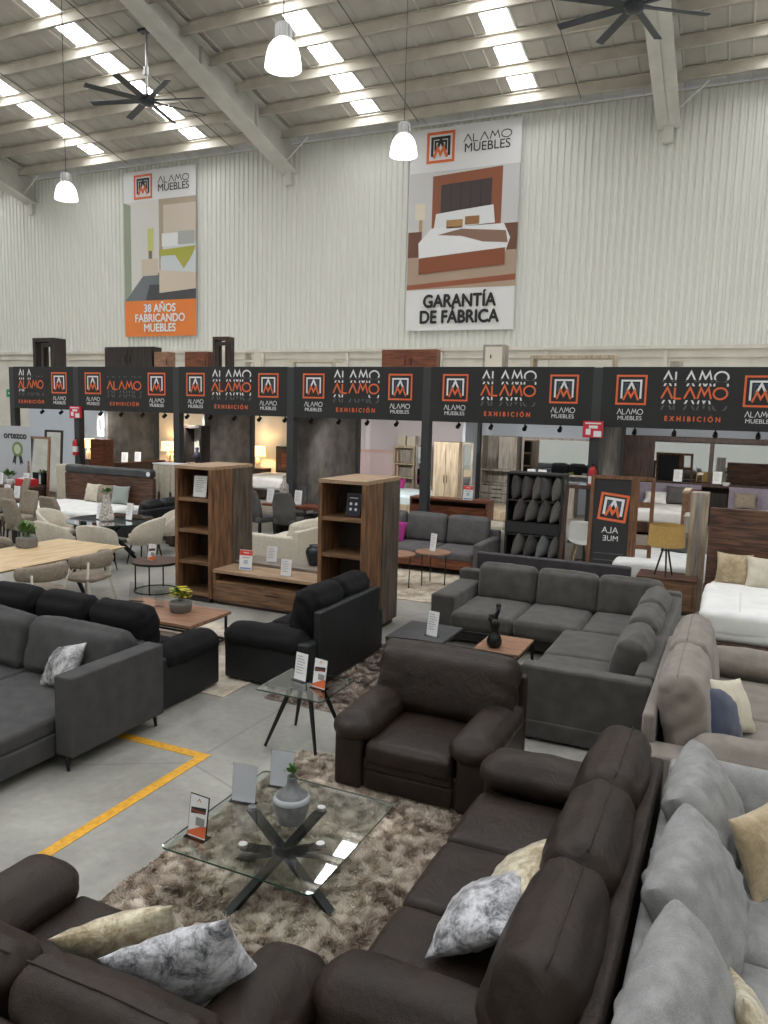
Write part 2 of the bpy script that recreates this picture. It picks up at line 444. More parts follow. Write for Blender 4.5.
o = MB().add([(-34,-8,0),(12,-8,0),(12,23,0),(-34,23,0)], [(0,1,2,3)]); struct(o, 'floor', FLR)
PLAT = mat('platform_floor', (168,160,150), .5, kind='noise', scale=3, c2=(150,142,132))
o = MB().box(-19.9, 6, 16.55, 21.4, 0, .5); struct(o, 'floor_platform', PLAT)
# walls
WY = 21.5
mb = MB(); xs = []; x = -34.
while x < 9:
    xs += [(x, 0), (x+.05, 0), (x+.075, .04), (x+.155, .04)]; x += .18
vs = [(a, WY-d, z) for a, d in xs for z in (5.02, 11.2)]
mb.add(vs, [(2*i, 2*i+2, 2*i+3, 2*i+1) for i in range(len(xs)-1)]); struct(mb, 'wall_back', CORR)
mb = MB().mat(BLOCK); mb.box(-34, 9, WY+.02, WY+.2, 0, 5.0)
mb.box(-34, 9, WY-.06, WY+.02, 4.93, 5.02); mb.box(-34, 9, WY-.03, WY+.02, 4.72, 4.75)
for k in range(14): mb.box(-33+k*3.1, -32.9+k*3.1, WY-.04, WY+.02, 0, 4.9)
struct(mb, 'wall_back_lower')
struct(MB().box(-34.2, -34, -8, 23, 0, 12), 'wall_left', BLOCK)
struct(MB().box(-34, 12.2, -8.2, -8, 0, 17.6), 'wall_front', CORR)
struct(MB().box(12, 12.2, -8, 23, 0, 17.6), 'wall_right', CORR)
# roof : z = 11.3 + .2*(WY-y)
def rz_(y): return 11.42 + .2*(WY-y)
mb = MB(); xs = []; x = -34.
while x < 14:
    xs += [(x, 0), (x+.04, .03), (x+.08, 0)]; x += .5
SKX = [-30.9, -26.2, -20.65, -16.4, -10.35, -5.85, .4, 4.9, 9.4]
Y0, Y1 = -8., 22.6
def roof_strip(xa, xb):
    p = [(a, d) for a, d in xs if xa < a < xb]; p = [(xa, 0)]+p+[(xb, 0)]
    vs = [(a, y, rz_(y)-d) for a, d in p for y in (Y0, Y1)]
    mb.add(vs, [(2*i, 2*i+1, 2*i+3, 2*i+2) for i in range(len(p)-1)])
prev = -34.
for sx in SKX:
    roof_strip(prev, sx-.33); prev = sx+.33
roof_strip(prev, 14)
# opaque overlaps: skylights only begin below the last metre
struct(mb, 'ceiling', ROOF)
w = 1
for sx in SKX:
    mb = MB(); mb.mat(SKYL)
    mb.add([(sx-.33, Y0, rz_(Y0)+.02), (sx+.33, Y0, rz_(Y0)+.02), (sx+.33, Y1-1.8, rz_(Y1-1.8)+.02), (sx-.33, Y1-1.8, rz_(Y1-1.8)+.02)], [(3,2,1,0)])
    mb.mat(ROOF)
    mb.add([(sx-.33, Y1-1.8, rz_(Y1-1.8)), (sx+.33, Y1-1.8, rz_(Y1-1.8)), (sx+.33, Y1, rz_(Y1)), (sx-.33, Y1, rz_(Y1))], [(3,2,1,0)])
    struct(mb, 'window_%d' % w); w += 1
# purlins
k = 0; y = 20.9
while y > -7.5:
    mb = MB(); z = rz_(y)
    mb.box(-34, 14, y-.012, y+.012, z-.30, z-.02); mb.box(-34, 14, y-.075, y+.012, z-.30, z-.285); mb.box(-34, 14, y-.075, y+.012, z-.035, z-.02)
    k += 1; struct(mb, 'trim_%d' % k, PURL); y -= 1.155
mb = MB(); mb.box(-34, 14, 21.62, 21.72, 11.05, 11.3); k += 1; struct(mb, 'trim_%d' % k, PURL)
# rafters : tapered I beams
for rx in (-24.5, -13.35, -2.25, 8.8):
    mb = MB()
    def zb(y): return 10.16 + (22.15-y)*.272 if y > 10 else zb10 + (10-y)*.2
    zb10 = 10.16+12.15*.272
    ys = [21.45, 16, 10, 4, -2, -7.9]
    for a, b in zip(ys[:-1], ys[1:]):
        for (xa, xb, top) in ((rx-.012, rx+.012, None), (rx-.28, rx+.28, 'b'), (rx-.28, rx+.28, 't')):
            z0a, z1a, z0b, z1b = zb(a), rz_(a)-.06, zb(b), rz_(b)-.06
            if top == 'b': z1a = z0a+.03; z1b = z0b+.03
            if top == 't': z0a = z1a-.03; z0b = z1b-.03
            vs = [(xa,a,z0a),(xb,a,z0a),(xb,a,z1a),(xa,a,z1a),(xa,b,z0b),(xb,b,z0b),(xb,b,z1b),(xa,b,z1b)]
            mb.add(vs, [(0,1,2,3),(7,6,5,4),(0,4,5,1),(1,5,6,2),(2,6,7,3),(3,7,4,0)])
    for yy in (19.5, 17, 14.5, 12):   # web stiffeners
        mb.box(rx-.1, rx+.1, yy-.012, yy+.012, zb(yy)+.02, rz_(yy)-.1)
    mb.box(rx-.12, rx+.12, 21.3, 21.45, 10.0, 10.5)
    mb.cyl((rx+.15, 20.9, 10.55), (rx+.9, 20.95, 11.2), .03)
    k += 1; struct(mb, 'trim_%d' % k, BEAM)
# service pipe across the purlins
for (xa) in (-8.9, -15.2, -19.5, -4.4):
    mb = MB()
    mb.tube([(xa-1.2*0, 21, rz_(21)-.33), (xa, 8, rz_(8)-.33)], .011, 6)
    k += 1; struct(mb, 'trim_%d' % k, FMET)

# booth shell
SECX = [-19.85, -17.27, -13.69, -10.15, -6.55, -2.77, .95]
struct(MB().box(-24.5, 6, 21.0, 21.12, 0, 4.0), 'wall_booth_back', BLUW)
for i, (X, y0, y1, m) in enumerate([(-17.27, 17.6, 19.6, PART), (-13.69, 17.6, 19.8, PART), (-10.15, 16.75, 20.0, PART), (-6.55, 19.2, 20.2, BLUW), (-2.77, 16.75, 20.3, PART)]):
    struct(MB().box(X-.06, X+.02, y0, y1, .5, 3.3), 'wall_partition_%d' % (i+1), m)
    k += 1; struct(MB().box(X-.1, X+.1, y1, y1+.16, .5, 3.3), 'trim_%d' % k, POST)
struct(MB().box(-18.3, -15.0, 20.9, 20.98, .5, 3.3), 'wall_cream_left', CRMW)
struct(MB().box(-14.7, -11.4, 20.9, 20.98, .5, 3.3), 'wall_cream_right', CRMW)
struct(MB().box(-10.6, -7.2, 20.9, 20.98, .5, 3.3), 'wall_lilac', PNKW)
for X in SECX[:-1]:
    k += 1; struct(MB().box(X-.1, X+.1, 16.42, 16.62, 0, 4.14), 'trim_%d' % k, POST, bevel=.01)
struct(MB().box(-19.9, 6, 16.6, 21.2, 3.98, 4.05), 'ceiling_booth', BLOCK)
# track rail with spotlights
k += 1; struct(MB().box(-19.8, 4, 16.92, 16.96, 2.93, 2.97), 'trim_%d' % k, POST)
spot = None
for i in range(13):
    l = bpy.data.lights.new('spotlight_beam', 'SPOT'); l.energy = 80; l.spot_size = R(120); l.spot_blend = .8; l.shadow_soft_size = .06; l.color = (1, .96, .9)
    o = bpy.data.objects.new('spotlight_beam', l); COL.objects.link(o); o.location = (-18.6+i*1.56, 16.98, 2.78); o.rotation_euler = (R(55), 0, 0)
for i in range(27):
    X = -19.2 + i*.78
    lb = 'small black spotlight on the rail under the sign fascia'
    if spot is None:
        spot = thing('track_spotlight', lb, 'spotlight', (X, 16.94, 2.86), 0, 'spotlights under the sign fascia')
        MB().cyl((0,0,.07), (0,0,.0), .015).build('stem', spot, BMET)
        MB().cyl((0,-.05,-.05), (0,.05,.01), .05, .04).build('lamp_head', spot, BMET)
    else: dup(spot, lb, (X, 16.94, 2.86))

# booth signs
GLAB = {1: 'leftmost booth sign, logo only at its right end, beside the white wall', 2: 'second booth sign from the left, over the lamp and slate wall',
        3: 'third booth sign from the left, over the cream room with lit lamp', 4: 'fourth booth sign from the left, above the right bookcase tower',
        5: 'fifth booth sign, above the rack of folded cushions', 6: 'rightmost and largest looking booth sign, above the dark wall unit'}
for i in range(6):
    xa, xb = SECX[i]+.09, SECX[i+1]-.09; W = xb-xa
    t = thing('booth_sign', 'black ' + GLAB[i+1], 'sign', ((xa+xb)/2, 16.42, 2.93), 0, 'black booth signs')
    B('board', t, BOARD, (-W/2, W/2, 0, .1, 0, 1.22), bevel=.004)
    full = i > 0
    lx = [-W*.335, W*.335] if full else [W*.27]
    ax = 0 if full else -W*.2
    for q in lx:
        pr = Print(); logo(pr, q, .76, .56, SORG, SWHT, SBLU, sw=.07); pr.build('logo', t)
        pr = Print(); alamo(pr, q, .27, .105, .5, SWHT, sw=.13); pr.build('lettering', t)
        text('MUEBLES', .12, SWHT, (q, -.004, .19), t, bold=-.002)
    pr = Print(); aw = 1.2 if full else 1.0; ah = .215; av = .60
    alamo(pr, ax, av, ah, aw, SORG, 3, sw=.17)
    pr.build('orange_wordmark', t)
    pr = Print(); rnd = random.Random(i)
    pat = ['11100', '00000', '11111', '11111', '11111', '11111'][i]
    alamo(pr, ax, av+.16, ah, aw, SWHT, 1, (av+ah+.03, av+.30), pat, sw=.16)
    alamo(pr, ax, av+.31, ah, aw, SWHT, 1, (av+.37, 2), pat, sw=.16)
    alamo(pr, ax, av+.31, ah, aw, SGRY, 1, (av+.325, av+.36), '11111', sw=.16)
    alamo(pr, ax, av-.15, ah, aw, SWHT if i != 1 else SGRY, 1, (av-.10, av-.03), ['11000','11111','11111','11001','11110','11110'][i], sw=.16)
    alamo(pr, ax, av-.24, ah, aw, SGRY, 1, (av-.22, av-.13), '11111', sw=.16)
    pr.build('echo_wordmark', t)
    text('EXHIBICIÓN', .135, SORG, (ax, -.004, .2), t, bold=.005, space=1.7, sx=.88)

# tall wall banners
def banner(x0, x1, z0, z1, label, n):
    W, H = x1-x0, z1-z0
    t = thing('wall_banner', label, 'banner', ((x0+x1)/2, 21.36, z0), 0, 'tall vinyl banners on the corrugated wall')
    mb = MB(); nx = 24; nz = 30
    vs = [(-W/2+W*i/nx, -.012*math.sin(j*.7+i*.3)*.3, H*j/nz) for i in range(nx+1) for j in range(nz+1)]
    mb.add(vs, [(i*(nz+1)+j, (i+1)*(nz+1)+j, (i+1)*(nz+1)+j+1, i*(nz+1)+j+1) for i in range(nx) for j in range(nz)], True)
    mb.box(-W/2, W/2, .005, .02, 0, H)
    mb.build('vinyl_sheet', t, VINYL)
    pr = Print(); logo(pr, -W*.22, H*.905, W*.235, ORG, INK, INK, sw=.1, layer=3)
    pr.build('logo', t)
    pr = Print(); alamo(pr, W*.2, H*.915, .2, W*.42, INK, 3, sw=.13); pr.build('wordmark', t)
    text('MUEBLES', .34, INK, (W*.2, -.012, H*.885), t, bold=-.006, sx=.98)
    return t, W, H
def P_(c, n): return mat(n, c, .5)
t, W, H = banner(-20.02, -16.92, 5.5, 11.02, 'tall banner with bedroom photo and orange foot panel reading 38 AÑOS', 1)
pr = Print()
a0, a1 = H*.22, H*.82
u = lambda f: -W/2+W*f
v = lambda f: a0+(a1-a0)*f
pr.rect(u(0), u(1), v(0), v(1), P_((216,214,210), 'print_wall'), 2)
pr.poly([(u(0),v(.0)),(u(.1),v(.1)),(u(.1),v(.97)),(u(0),v(1))], P_((150,160,140), 'print_window'), 3)
pr.poly([(u(0),v(0)),(u(.3),v(.28)),(u(1),v(.26)),(u(1),v(0))], P_((112,118,124), 'print_floor'), 3)
pr.poly([(u(.3),v(.0)),(u(.36),v(.16)),(u(1),v(.14)),(u(1),v(0))], P_((74,76,80), 'print_rug'), 4)
pr.rect(u(.5), u(1), v(.28), v(1), P_((176,160,140), 'print_headboard_frame'), 4)
pr.rect(u(.56), u(1), v(.5), v(.94), P_((206,194,180), 'print_headboard'), 5)
pr.poly([(u(.52),v(.4)),(u(.56),v(.55)),(u(1),v(.56)),(u(1),v(.26)),(u(.52),v(.26))], P_((206,212,216), 'print_duvet'), 6)
pr.rect(u(.54), u(.76), v(.53), v(.66), P_((226,228,230), 'print_pillow'), 7)
pr.rect(u(.76), u(.98), v(.54), v(.67), P_((170,172,170), 'print_pillow_grey'), 7)
pr.poly([(u(.5),v(.5)),(u(1),v(.52)),(u(.96),v(.44)),(u(.84),v(.3)),(u(.72),v(.44)),(u(.5),v(.44))], P_((172,172,74), 'print_throw'), 8)
pr.poly([(u(.5),v(.07)),(u(.5),v(.3)),(u(1),v(.26)),(u(1),v(.1))], P_((212,198,180), 'print_bed_base'), 7)
pr.rect(u(.25), u(.48), v(.25), v(.42), P_((208,196,178), 'print_nightstand'), 5)
pr.rect(u(.34), u(.42), v(.5), v(.72), P_((196,200,120), 'print_vase'), 5)
pr.rect(u(.35), u(.4), v(.42), v(.5), P_((120,110,90), 'print_stand'), 5)
pr.rect(u(0), u(1), 0, H*.22, BORG, 4)
pr.build('printed_picture', t)
for s_, zz in (('38 AÑOS', .17), ('FABRICANDO', .11), ('MUEBLES', .05)):
    text(s_, .38, SWHT, (0, -.03, H*zz), t, bold=.009, sx=.92)
t, W, H = banner(-9.25, -6.0, 5.5, 11.1, 'tall white banner with bed photo, foot text GARANTÍA DE FÁBRICA', 2)
pr = Print(); a0, a1 = H*.21, H*.79
pr.rect(u(0), u(1), v(0), v(1), P_((204,203,204), 'print_wall2'), 2)
pr.poly([(u(0),v(0)),(u(0),v(.3)),(u(1),v(.34)),(u(1),v(0))], P_((176,152,134), 'print_carpet'), 3)
pr.poly([(u(0),v(0)),(u(0),v(.04)),(u(1),v(.1)),(u(1),v(.05))], P_((150,86,60), 'print_floorboard'), 4)
pr.rect(u(0), u(.13), v(.28), v(.5), P_((112,74,56), 'print_side_table'), 4)
pr.rect(u(.88), u(1), v(.3), v(.52), P_((112,74,56), 'print_side_table'), 4)
pr.rect(u(.06), u(.16), v(.6), v(.74), P_((222,214,196), 'print_lamp'), 5)
pr.rect(u(.1), u(.13), v(.5), v(.6), P_((180,150,110), 'print_lamp_foot'), 5)
pr.poly([(u(.22),v(.35)),(u(.22),v(.96)),(u(.85),v(.99)),(u(.85),v(.35))], P_((142,84,58), 'print_wood'), 4)
pr.poly([(u(.3),v(.5)),(u(.3),v(.88)),(u(.76),v(.9)),(u(.76),v(.5))], P_((66,56,58), 'print_dark'), 5)
for q in (.39, .48, .57, .66): pr.rect(u(q), u(q)+.015, v(.5), v(.89), P_((40,34,36), 'print_seam'), 6)
pr.poly([(u(.24),v(.5)),(u(.26),v(.64)),(u(.5),v(.66)),(u(.5),v(.5))], P_((228,230,234), 'print_pillow'), 7)
pr.poly([(u(.5),v(.52)),(u(.5),v(.66)),(u(.78),v(.68)),(u(.8),v(.53))], P_((226,228,230), 'print_pillow'), 7)
pr.rect(u(.36), u(.51), v(.51), v(.58), P_((170,132,86), 'print_gold_pillow'), 8)
pr.rect(u(.53), u(.66), v(.53), v(.6), P_((150,106,66), 'print_gold_pillow2'), 8)
pr.poly([(u(.11),v(.24)),(u(.1),v(.4)),(u(.22),v(.52)),(u(.88),v(.52)),(u(.94),v(.4)),(u(.9),v(.28))], P_((232,233,236), 'print_duvet2'), 8)
pr.poly([(u(.28),v(.46)),(u(.5),v(.5)),(u(.9),v(.46)),(u(.92),v(.36)),(u(.7),v(.38)),(u(.5),v(.44))], P_((138,108,92), 'print_blanket'), 9)
pr.poly([(u(.11),v(.13)),(u(.11),v(.27)),(u(.9),v(.32)),(u(.9),v(.18))], P_((138,78,50), 'print_wood2'), 9)
pr.build('printed_picture', t)
text('GARANTÍA', .50, INK, (0, -.03, H*.145), t, bold=.018, sx=.88)
text('DE FÁBRICA', .50, INK, (0, -.03, H*.065), t, bold=.018, sx=.88)

# pendants
def pendant(loc, label, first=None):
    if first: return dup(first, label, loc)
    t = thing('pendant_light', label, 'ceiling lamp', loc, 0, 'high bay pendant lamps')
    MB().lathe([(.085,.0),(.10,.02),(.17,-.03),(.225,-.10),(.26,-.20),(.28,-.32),(.285,-.38),(.272,-.385),(.25,-.28),(.05,-.02)], 32, (0,0,.2), cap=False).build('lamp_shade', t, PEND)
    mb = MB(); mb.cyl((0,0,.22), (0,0,.42), .1, .095, 20)
    for a in range(10): mb.cyl((.12*math.cos(a*PI/5), .12*math.sin(a*PI/5), .2), (.12*math.cos(a*PI/5), .12*math.sin(a*PI/5), .4), .012, n=6)
    mb.build('ballast_housing', t, CHR)
    MB().cyl((0,0,.42), (0,0,rz_(loc[1])-loc[2]-.3), .009, n=6).build('suspension_cable', t, POST)
    t.scale = (.92, .92, 1)
    MB().lathe([(.03,.12),(.06,.06),(.05,.0),(.02,-.02)], 12, (0,0,-.0)).build('bulb', t, PEND)
    return t
pa = pendant((-6.3, 9.9, 8.07), 'large glowing pendant lamp at top centre, nearest of the four')
pendant((-6.22, 14.0, 8.1), 'glowing pendant lamp hanging just left of the white bed banner', pa)
pendant((-14.88, 14.0, 8.05), 'glowing pendant lamp at far left, left of the orange footed banner', pa)
# fans
def fan(loc, label, first=None, rz=0):
    if first: return dup(first, label, loc, rz)
    t = thing('ceiling_fan', label, 'ceiling fan', loc, rz, 'large eight blade ceiling fans')
    MB().cyl((0,0,.1), (0,0,1.62), .035).build('downrod', t, CHR)
    MB().cyl((0,0,.6), (0,0,.78), .07, n=16).build('rod_coupling', t, CHR)
    B('mounting_plate', t, FMET, (-.2,.2,-.1,.1,1.6,1.66))
    MB().lathe([(.05,.14),(.17,.1),(.2,.0),(.17,-.08),(.08,-.12)], 24).build('motor_hub', t, FMET)
    for a in range(8):
        an = a*PI/4+.25
        m_ = Matrix.Rotation(an, 4, 'Z') @ Matrix.Rotation(R(14), 4, 'X')
        mb = MB(); mb.box(.16, 1.5, -.08, .085, -.012, .012, M=m_); mb.box(.1, .3, -.05, .05, .012, .03, M=m_)
        mb.build('blade', t, FMET, bevel=.005)
    return t
fa = fan((-14.05, 15.85, 10.62), 'dark eight blade ceiling fan hanging above the left banner')
fan((-2.42, 15.8, 10.7), 'dark ceiling fan cut by the top edge, right of centre', fa, 20)

# yellow floor line
o = MB().box(-4.2, -4.1, 2.2, 5.36, .001, .004); o.box(-5.3, -4.2, 5.26, 5.36, .001, .004)
tag(o.build('floor_marking', None, YLN), 'yellow painted right angle line on the concrete floor', 'floor marking')
# ================================================================== SOFT FURNITURE
# padded arm sofa, front faces local -Y, front edge at y=0, origin on the floor at front centre
def padded_sofa(name, label, cat, loc, rz, W, D, n, m, m2=None, aw=.36, armz=.62, seatz=.46, backz=1.0, foot=CHR, bt=.34, nb=None, group=None, back_over=.0, bframe=.84, foldy=.010, seam=True, wr=.006, lean=11, padf=.44):
    m2 = m2 or m
    t = thing(name, label, cat, loc, rz, group)
    ins = W/2-aw*.86; bwf = W-.1 if m is LEA else 2*(W/2-aw*.86)+.04
    mb = MB(); mb.pad((0, D/2, .17), (W/2-.05, D/2-.06, .12), .02, wr=.001, dens=.4); mb.build('base_frame', t, m2)
    # front rail in two bands
    mb = MB(); mb.pad((0, .07, .13), (ins, .04, .085), .025, wr=.001, dens=.2); mb.pad((0, .065, .27), (ins, .045, .06), .03, wr=.002, dens=.2)
    mb.build('front_rail', t, m2)
    for s in (-1, 1):
        cx = s*(W/2-aw/2)
        mb = MB(); mb.pad((cx+s*.02, D/2-.01, .30), (aw/2-.055, D/2-.03, .27), .035, wr=.002, dens=.12)
        a = mb.build('arm', t, m2)
        mb = MB(); mb.pad((cx, D*padf, armz-.10), (aw/2+.01, D*padf, .125), (aw*.46, .12, .12), (0, .03, .045), wr=wr, wf=6, seed=s+3, dens=.05, keep=0)
        mb.build('arm_pad', a, m)
    sw = 2*ins/n
    for i in range(n):
        mb = MB(); mb.pad((-ins+sw*(i+.5), .44*D+.0, seatz-.1), (sw/2-.004, D*.44-.005, .1), (.05, .06, .06), (0, .015, .025), wr=.004, wf=5, seed=i, dens=.05)
        mb.build('seat_cushion', t, m)
    nb = nb or n; bw = bwf/nb
    for i in range(nb):
        mb = MB(); hh = (backz-.40)/2; Mx = T(-lean, 0, 0, (-(bw*nb)/2+bw*(i+.5), D-.13-bt/2-hh*2*math.sin(R(lean))*.55, .42))
        hh = (backz-.40)/2
        mb.pad((0, 0, hh), (bw/2-.004, bt/2, hh), (.10, bt*.42, .13), (0, .05, .03), wr=wr, wf=5, seed=i+9, M=Mx, dens=.04, fold=foldy)
        if seam:
            Mi = Mx.inverted(); cl = [Mi @ Vector(v) for v in mb.v]
            def topz(x):
                c_ = [q.z for q in cl if abs(q.x-x) < .04 and abs(q.y) < .04]; return max(c_) if c_ else hh*2
            mb.tube([Mx @ Vector((q*bw/2, 0, topz(q*bw/2)+.001)) for q in [-.9+.1*j for j in range(19)]], .005, 5)
        mb.build('back_cushion', t, m)
    mb = MB(); mb.pad((0, D-.05, bframe/2+.02), (W/2-(.03 if m is LEA else aw*.62), .05, bframe/2-.02), .03, wr=.001, dens=.3); mb.build('back_frame', t, m2)
    for x in (-1, 1):
        for y in (.09, D-.12):
            B('foot', t, foot, (x*(W/2-aw*.5)-.06, x*(W/2-aw*.5)+.06, y-.05, y+.05, 0, .055), bevel=.006)
    return t
def throw(label, loc, w, h, t_, m, rx=-15, ry=0, rz=0, seed=0, group=None, cat='throw pillow', ear=.1, wr=.012, n=20, ctr=False):
    mb = MB().pillow(w, h, t_, seed=seed, wr=wr, ear=ear, n=n)
    if ctr: mb.v = [(a, b, c-h/2) for a, b, c in mb.v]
    o = mb.build('throw_pillow', None, m, loc=loc)
    # order: roll ry in own plane, lean rx, then heading rz
    o.rotation_euler = (Matrix.Rotation(R(rz), 4, 'Z') @ Matrix.Rotation(R(rx), 4, 'X') @ Matrix.Rotation(R(ry), 4, 'Y')).to_euler()
    return tag(o, label, cat, group)

padded_sofa('leather_sofa', 'long dark brown leather sofa with three back cushions at lower right', 'sofa', (-1.5, 3.97, 0), -90, 2.74, 1.20, 3, LEA, bt=.32, backz=1.04, armz=.67, lean=16, wr=.009)
throw('crinkled pale gold velvet pillow on the right brown sofa, behind the silver one', (-.86, 3.72, .70), .56, .46, .2, GOLD, rx=-52, ry=2, rz=-84, seed=2, ctr=True)
throw('silver crushed velvet pillow leaning in front on the right brown leather sofa', (-.98, 3.43, .66), .52, .48, .22, SILV, rx=-56, ry=5, rz=-86, seed=3, ctr=True)
padded_sofa('leather_armchair', 'dark brown leather armchair facing the glass coffee table', 'armchair', (-2.20, 5.34, 0), 0, 1.38, 1.2, 1, LEA, aw=.36, bt=.32, backz=1.03, wr=.009, lean=14)
padded_sofa('leather_loveseat', 'dark brown leather loveseat at bottom left corner, seen from behind', 'sofa', (-2.46, 2.90, 0), 180, 1.95, 1.14, 2, LEA, aw=.40, bt=.28, backz=.88, bframe=.76, lean=14)
throw('crinkled pale gold pillow on the bottom left loveseat, left of the silver one', (-2.36, 2.47, .68), .54, .48, .18, GOLD, rx=-34, ry=16, rz=222, seed=5, ctr=True)
throw('silver crushed velvet pillow standing on the bottom left loveseat', (-1.97, 2.40, .73), .56, .50, .2, SILV, rx=-24, ry=20, rz=216, seed=6, ctr=True)

padded_sofa('black_sofa', 'long black padded sofa standing back to back with the charcoal sofa', 'sofa', (-6.55, 6.88, 0), 180, 2.92, 1.08, 3, BLK, BLKL, foot=DRK, bt=.30, backz=1.02, wr=.01, seam=False, bframe=.74, lean=8)
padded_sofa('black_loveseat', 'black padded loveseat seen from its smooth back, before the bookcases', 'sofa', (-5.22, 8.0, 0), -90, 2.0, 1.18, 2, BLK, BLKL, foot=DRK, bt=.32, backz=1.08, wr=.01, seam=False, bframe=.9)
throw('small cream pillow on the black loveseat beside its raised back', (-4.75, 8.45, .47), .42, .40, .15, CRM, rx=-25, rz=-90, seed=7)

padded_sofa('recliner_sofa', 'taupe padded sofa with tall stitched backs at right edge', 'sofa', (.66, 7.42, 0), 90, 3.0, 1.2, 2, TAU, TAU, aw=.42, padf=.35, bt=.32, backz=1.08, armz=.68, wr=.007, bframe=.8)
throw('cream satin pillow behind the navy one on the taupe sofa', (.10, 6.92, .72), .56, .48, .18, CRM, rx=-28, ry=12, rz=66, seed=8, ctr=True)
throw('navy velvet pillow on the taupe sofa at the right', (.0, 6.68, .72), .52, .46, .18, NAVY, rx=-28, ry=12, rz=58, seed=9, ctr=True)

# light grey sofa lower right: faces +X
t = thing('light_grey_sofa', 'light grey fabric sofa with upright knife edge cushions at lower right corner', 'sofa', (-.27, 3.95, 0), 0)
W_ = 3.1
mb = MB(); mb.pad((.62, 0, .2), (.62, W_/2, .15), .03, wr=.001, dens=.3); mb.build('base_frame', t, LGT)
mb = MB(); mb.pad((.06, 0, .40), (.06, W_/2, .38), .03, wr=.002, dens=.2); mb.build('back_frame', t, LGT)
mb = MB(); mb.pad((.62, W_/2-.06, .34), (.62, .10, .33), .04, wr=.003, dens=.15); mb.build('arm', t, LGT)
mb = MB(); mb.pad((.62, -W_/2+.06, .34), (.62, .10, .33), .04, wr=.003, dens=.15); mb.build('arm', t, LGT)
for i in range(2):
    mb = MB(); mb.pad((.68, -.74+1.48*i, .38), (.56, .73, .10), .05, (0,0,.02), wr=.004, dens=.07, seed=i+20); mb.build('seat_cushion', t, LGT)
for i, (yy, rr) in enumerate([(-.98, 7), (-.02, 5), (.93, 3)]):
    o = MB().pillow(.92, .60, .36, seed=i+30, wr=.022, ear=.03, n=30, round_=.30).build('back_cushion', t, LGT)
    o.location = (.40, yy, .46); o.rotation_euler = (Matrix.Rotation(R(90-rr), 4, 'Z') @ Matrix.Rotation(R(-30), 4, 'X')).to_euler()
for x in (.1, 1.15):
    for y in (-1.45, 1.45): MB().cyl((x, y, 0), (x, y, .06), .025).build('foot', t, BMET)
throw('large plain grey cushion leaning on the far arm of the light grey sofa', (.30, 5.24, .46), .95, .44, .24, LGT, rx=-16, rz=0, seed=33, ear=.05)
throw('shiny champagne pillow against the grey cushion at the right edge', (.34, 4.66, .72), .52, .48, .2, CHAMP, rx=-20, ry=-8, rz=50, seed=34, ctr=True)
throw('pale gold pillow with sharp upright corner at bottom right corner', (.25, 3.22, .60), .48, .46, .18, GOLD, rx=-20, ry=24, rz=104, seed=35, ctr=True)

# charcoal chaise sofa at left
t = thing('chaise_sofa', 'charcoal fabric chaise sofa with square arm and thin black legs', 'sofa', (-4.93, 4.55, 0), 0)
mb = MB(); mb.pad((-.07, .55, .48), (.10, .57, .35), .02, wr=.001, dens=.3); mb.build('arm', t, GRY)
mb = MB(); mb.pad((-1.95, .05, .2), (1.76, 1.1, .10), .02, wr=.001, dens=.4); mb.build('base_frame', t, GRY)
for i, x in enumerate((-.80, -2.0, -3.2)):
    mb = MB(); mb.pad((x, -.05, .365), (.595, 1.0, .075), .04, (0,0,.015), wr=.003, dens=.07, seed=i+40); mb.build('seat_cushion', t, GRY)
mb = MB(); mb.pad((-1.95, 1.06, .44), (1.8, .10, .32), .03, wr=.001, dens=.3); mb.build('back_frame', t, GRY)
for i, x in enumerate((-.82, -2.06, -3.3)):
    mb = MB(); mb.pad((0, 0, .28), (.61, .13, .28), (.08, .12, .10), (0,.06,.03), wr=.014, wf=4, M=T(-16, 0, 0, (x, .80, .41)), dens=.05, seed=i+45, fold=.006); mb.build('back_cushion', t, GRY)
for x, y in ((-.06, .0), (-.06, 1.08), (-3.6, 1.08)):
    MB().cyl((x, y, .13), (x+.02, y, 0), .022, .014).build('leg', t, BMET)
B('leg_rail', t, BMET, (-.19, -.03, -.01, 1.1, .11, .13))
PAT = mat('black_and_silver_pattern', (214,214,216), .5, kind='velvet', scale=3.2, c2=(26,26,28))
throw('black and silver patterned pillow on the charcoal sofa beside its arm', (-5.66, 5.02, .46), .54, .44, .18, PAT, rx=-34, ry=-18, rz=-22, seed=50)

# slate sectional
t = thing('sectional_sofa', 'slate grey L shaped sectional behind the brown armchair', 'sofa', (-3.70, 9.72, 0), 0)
mb = MB(); mb.pad((.17, .62, .34), (.17, .66, .32), .04, wr=.004, dens=.1); mb.build('arm', t, SEC)
mb = MB(); mb.pad((1.65, .66, .16), (1.6, .60, .13), .03, wr=.001, dens=.4); mb.pad((2.58, -.9, .16), (.55, 1.55, .13), .03, wr=.001, dens=.4); mb.build('base_frame', t, SEC)
mb = MB(); mb.pad((1.57, 1.22, .42), (1.57, .10, .38), .04, wr=.002, dens=.3); mb.pad((3.06, -.62, .40), (.09, 1.85, .36), .04, wr=.002, dens=.3); mb.build('back_frame', t, SEC)
mb = MB(); mb.pad((2.54, -2.55, .39), (.60, .10, .35), .035, wr=.002, dens=.3); mb.pad((2.54, -2.55, .12), (.58, .11, .09), .02, wr=.001, dens=.3); mb.build('end_panel', t, SEC)
for i, (cx, cy, hx, hy) in enumerate([(.77, .45, .43, .66), (1.62, .45, .42, .66), (2.44, .45, .38, .66), (2.44, -.78, .58, .56), (2.44, -1.88, .58, .55)]):
    mb = MB(); mb.pad((cx, cy, .37), (hx, hy, .11), .07, (0,0,.03), wr=.006, dens=.07, seed=60+i); mb.build('seat_cushion', t, SEC)
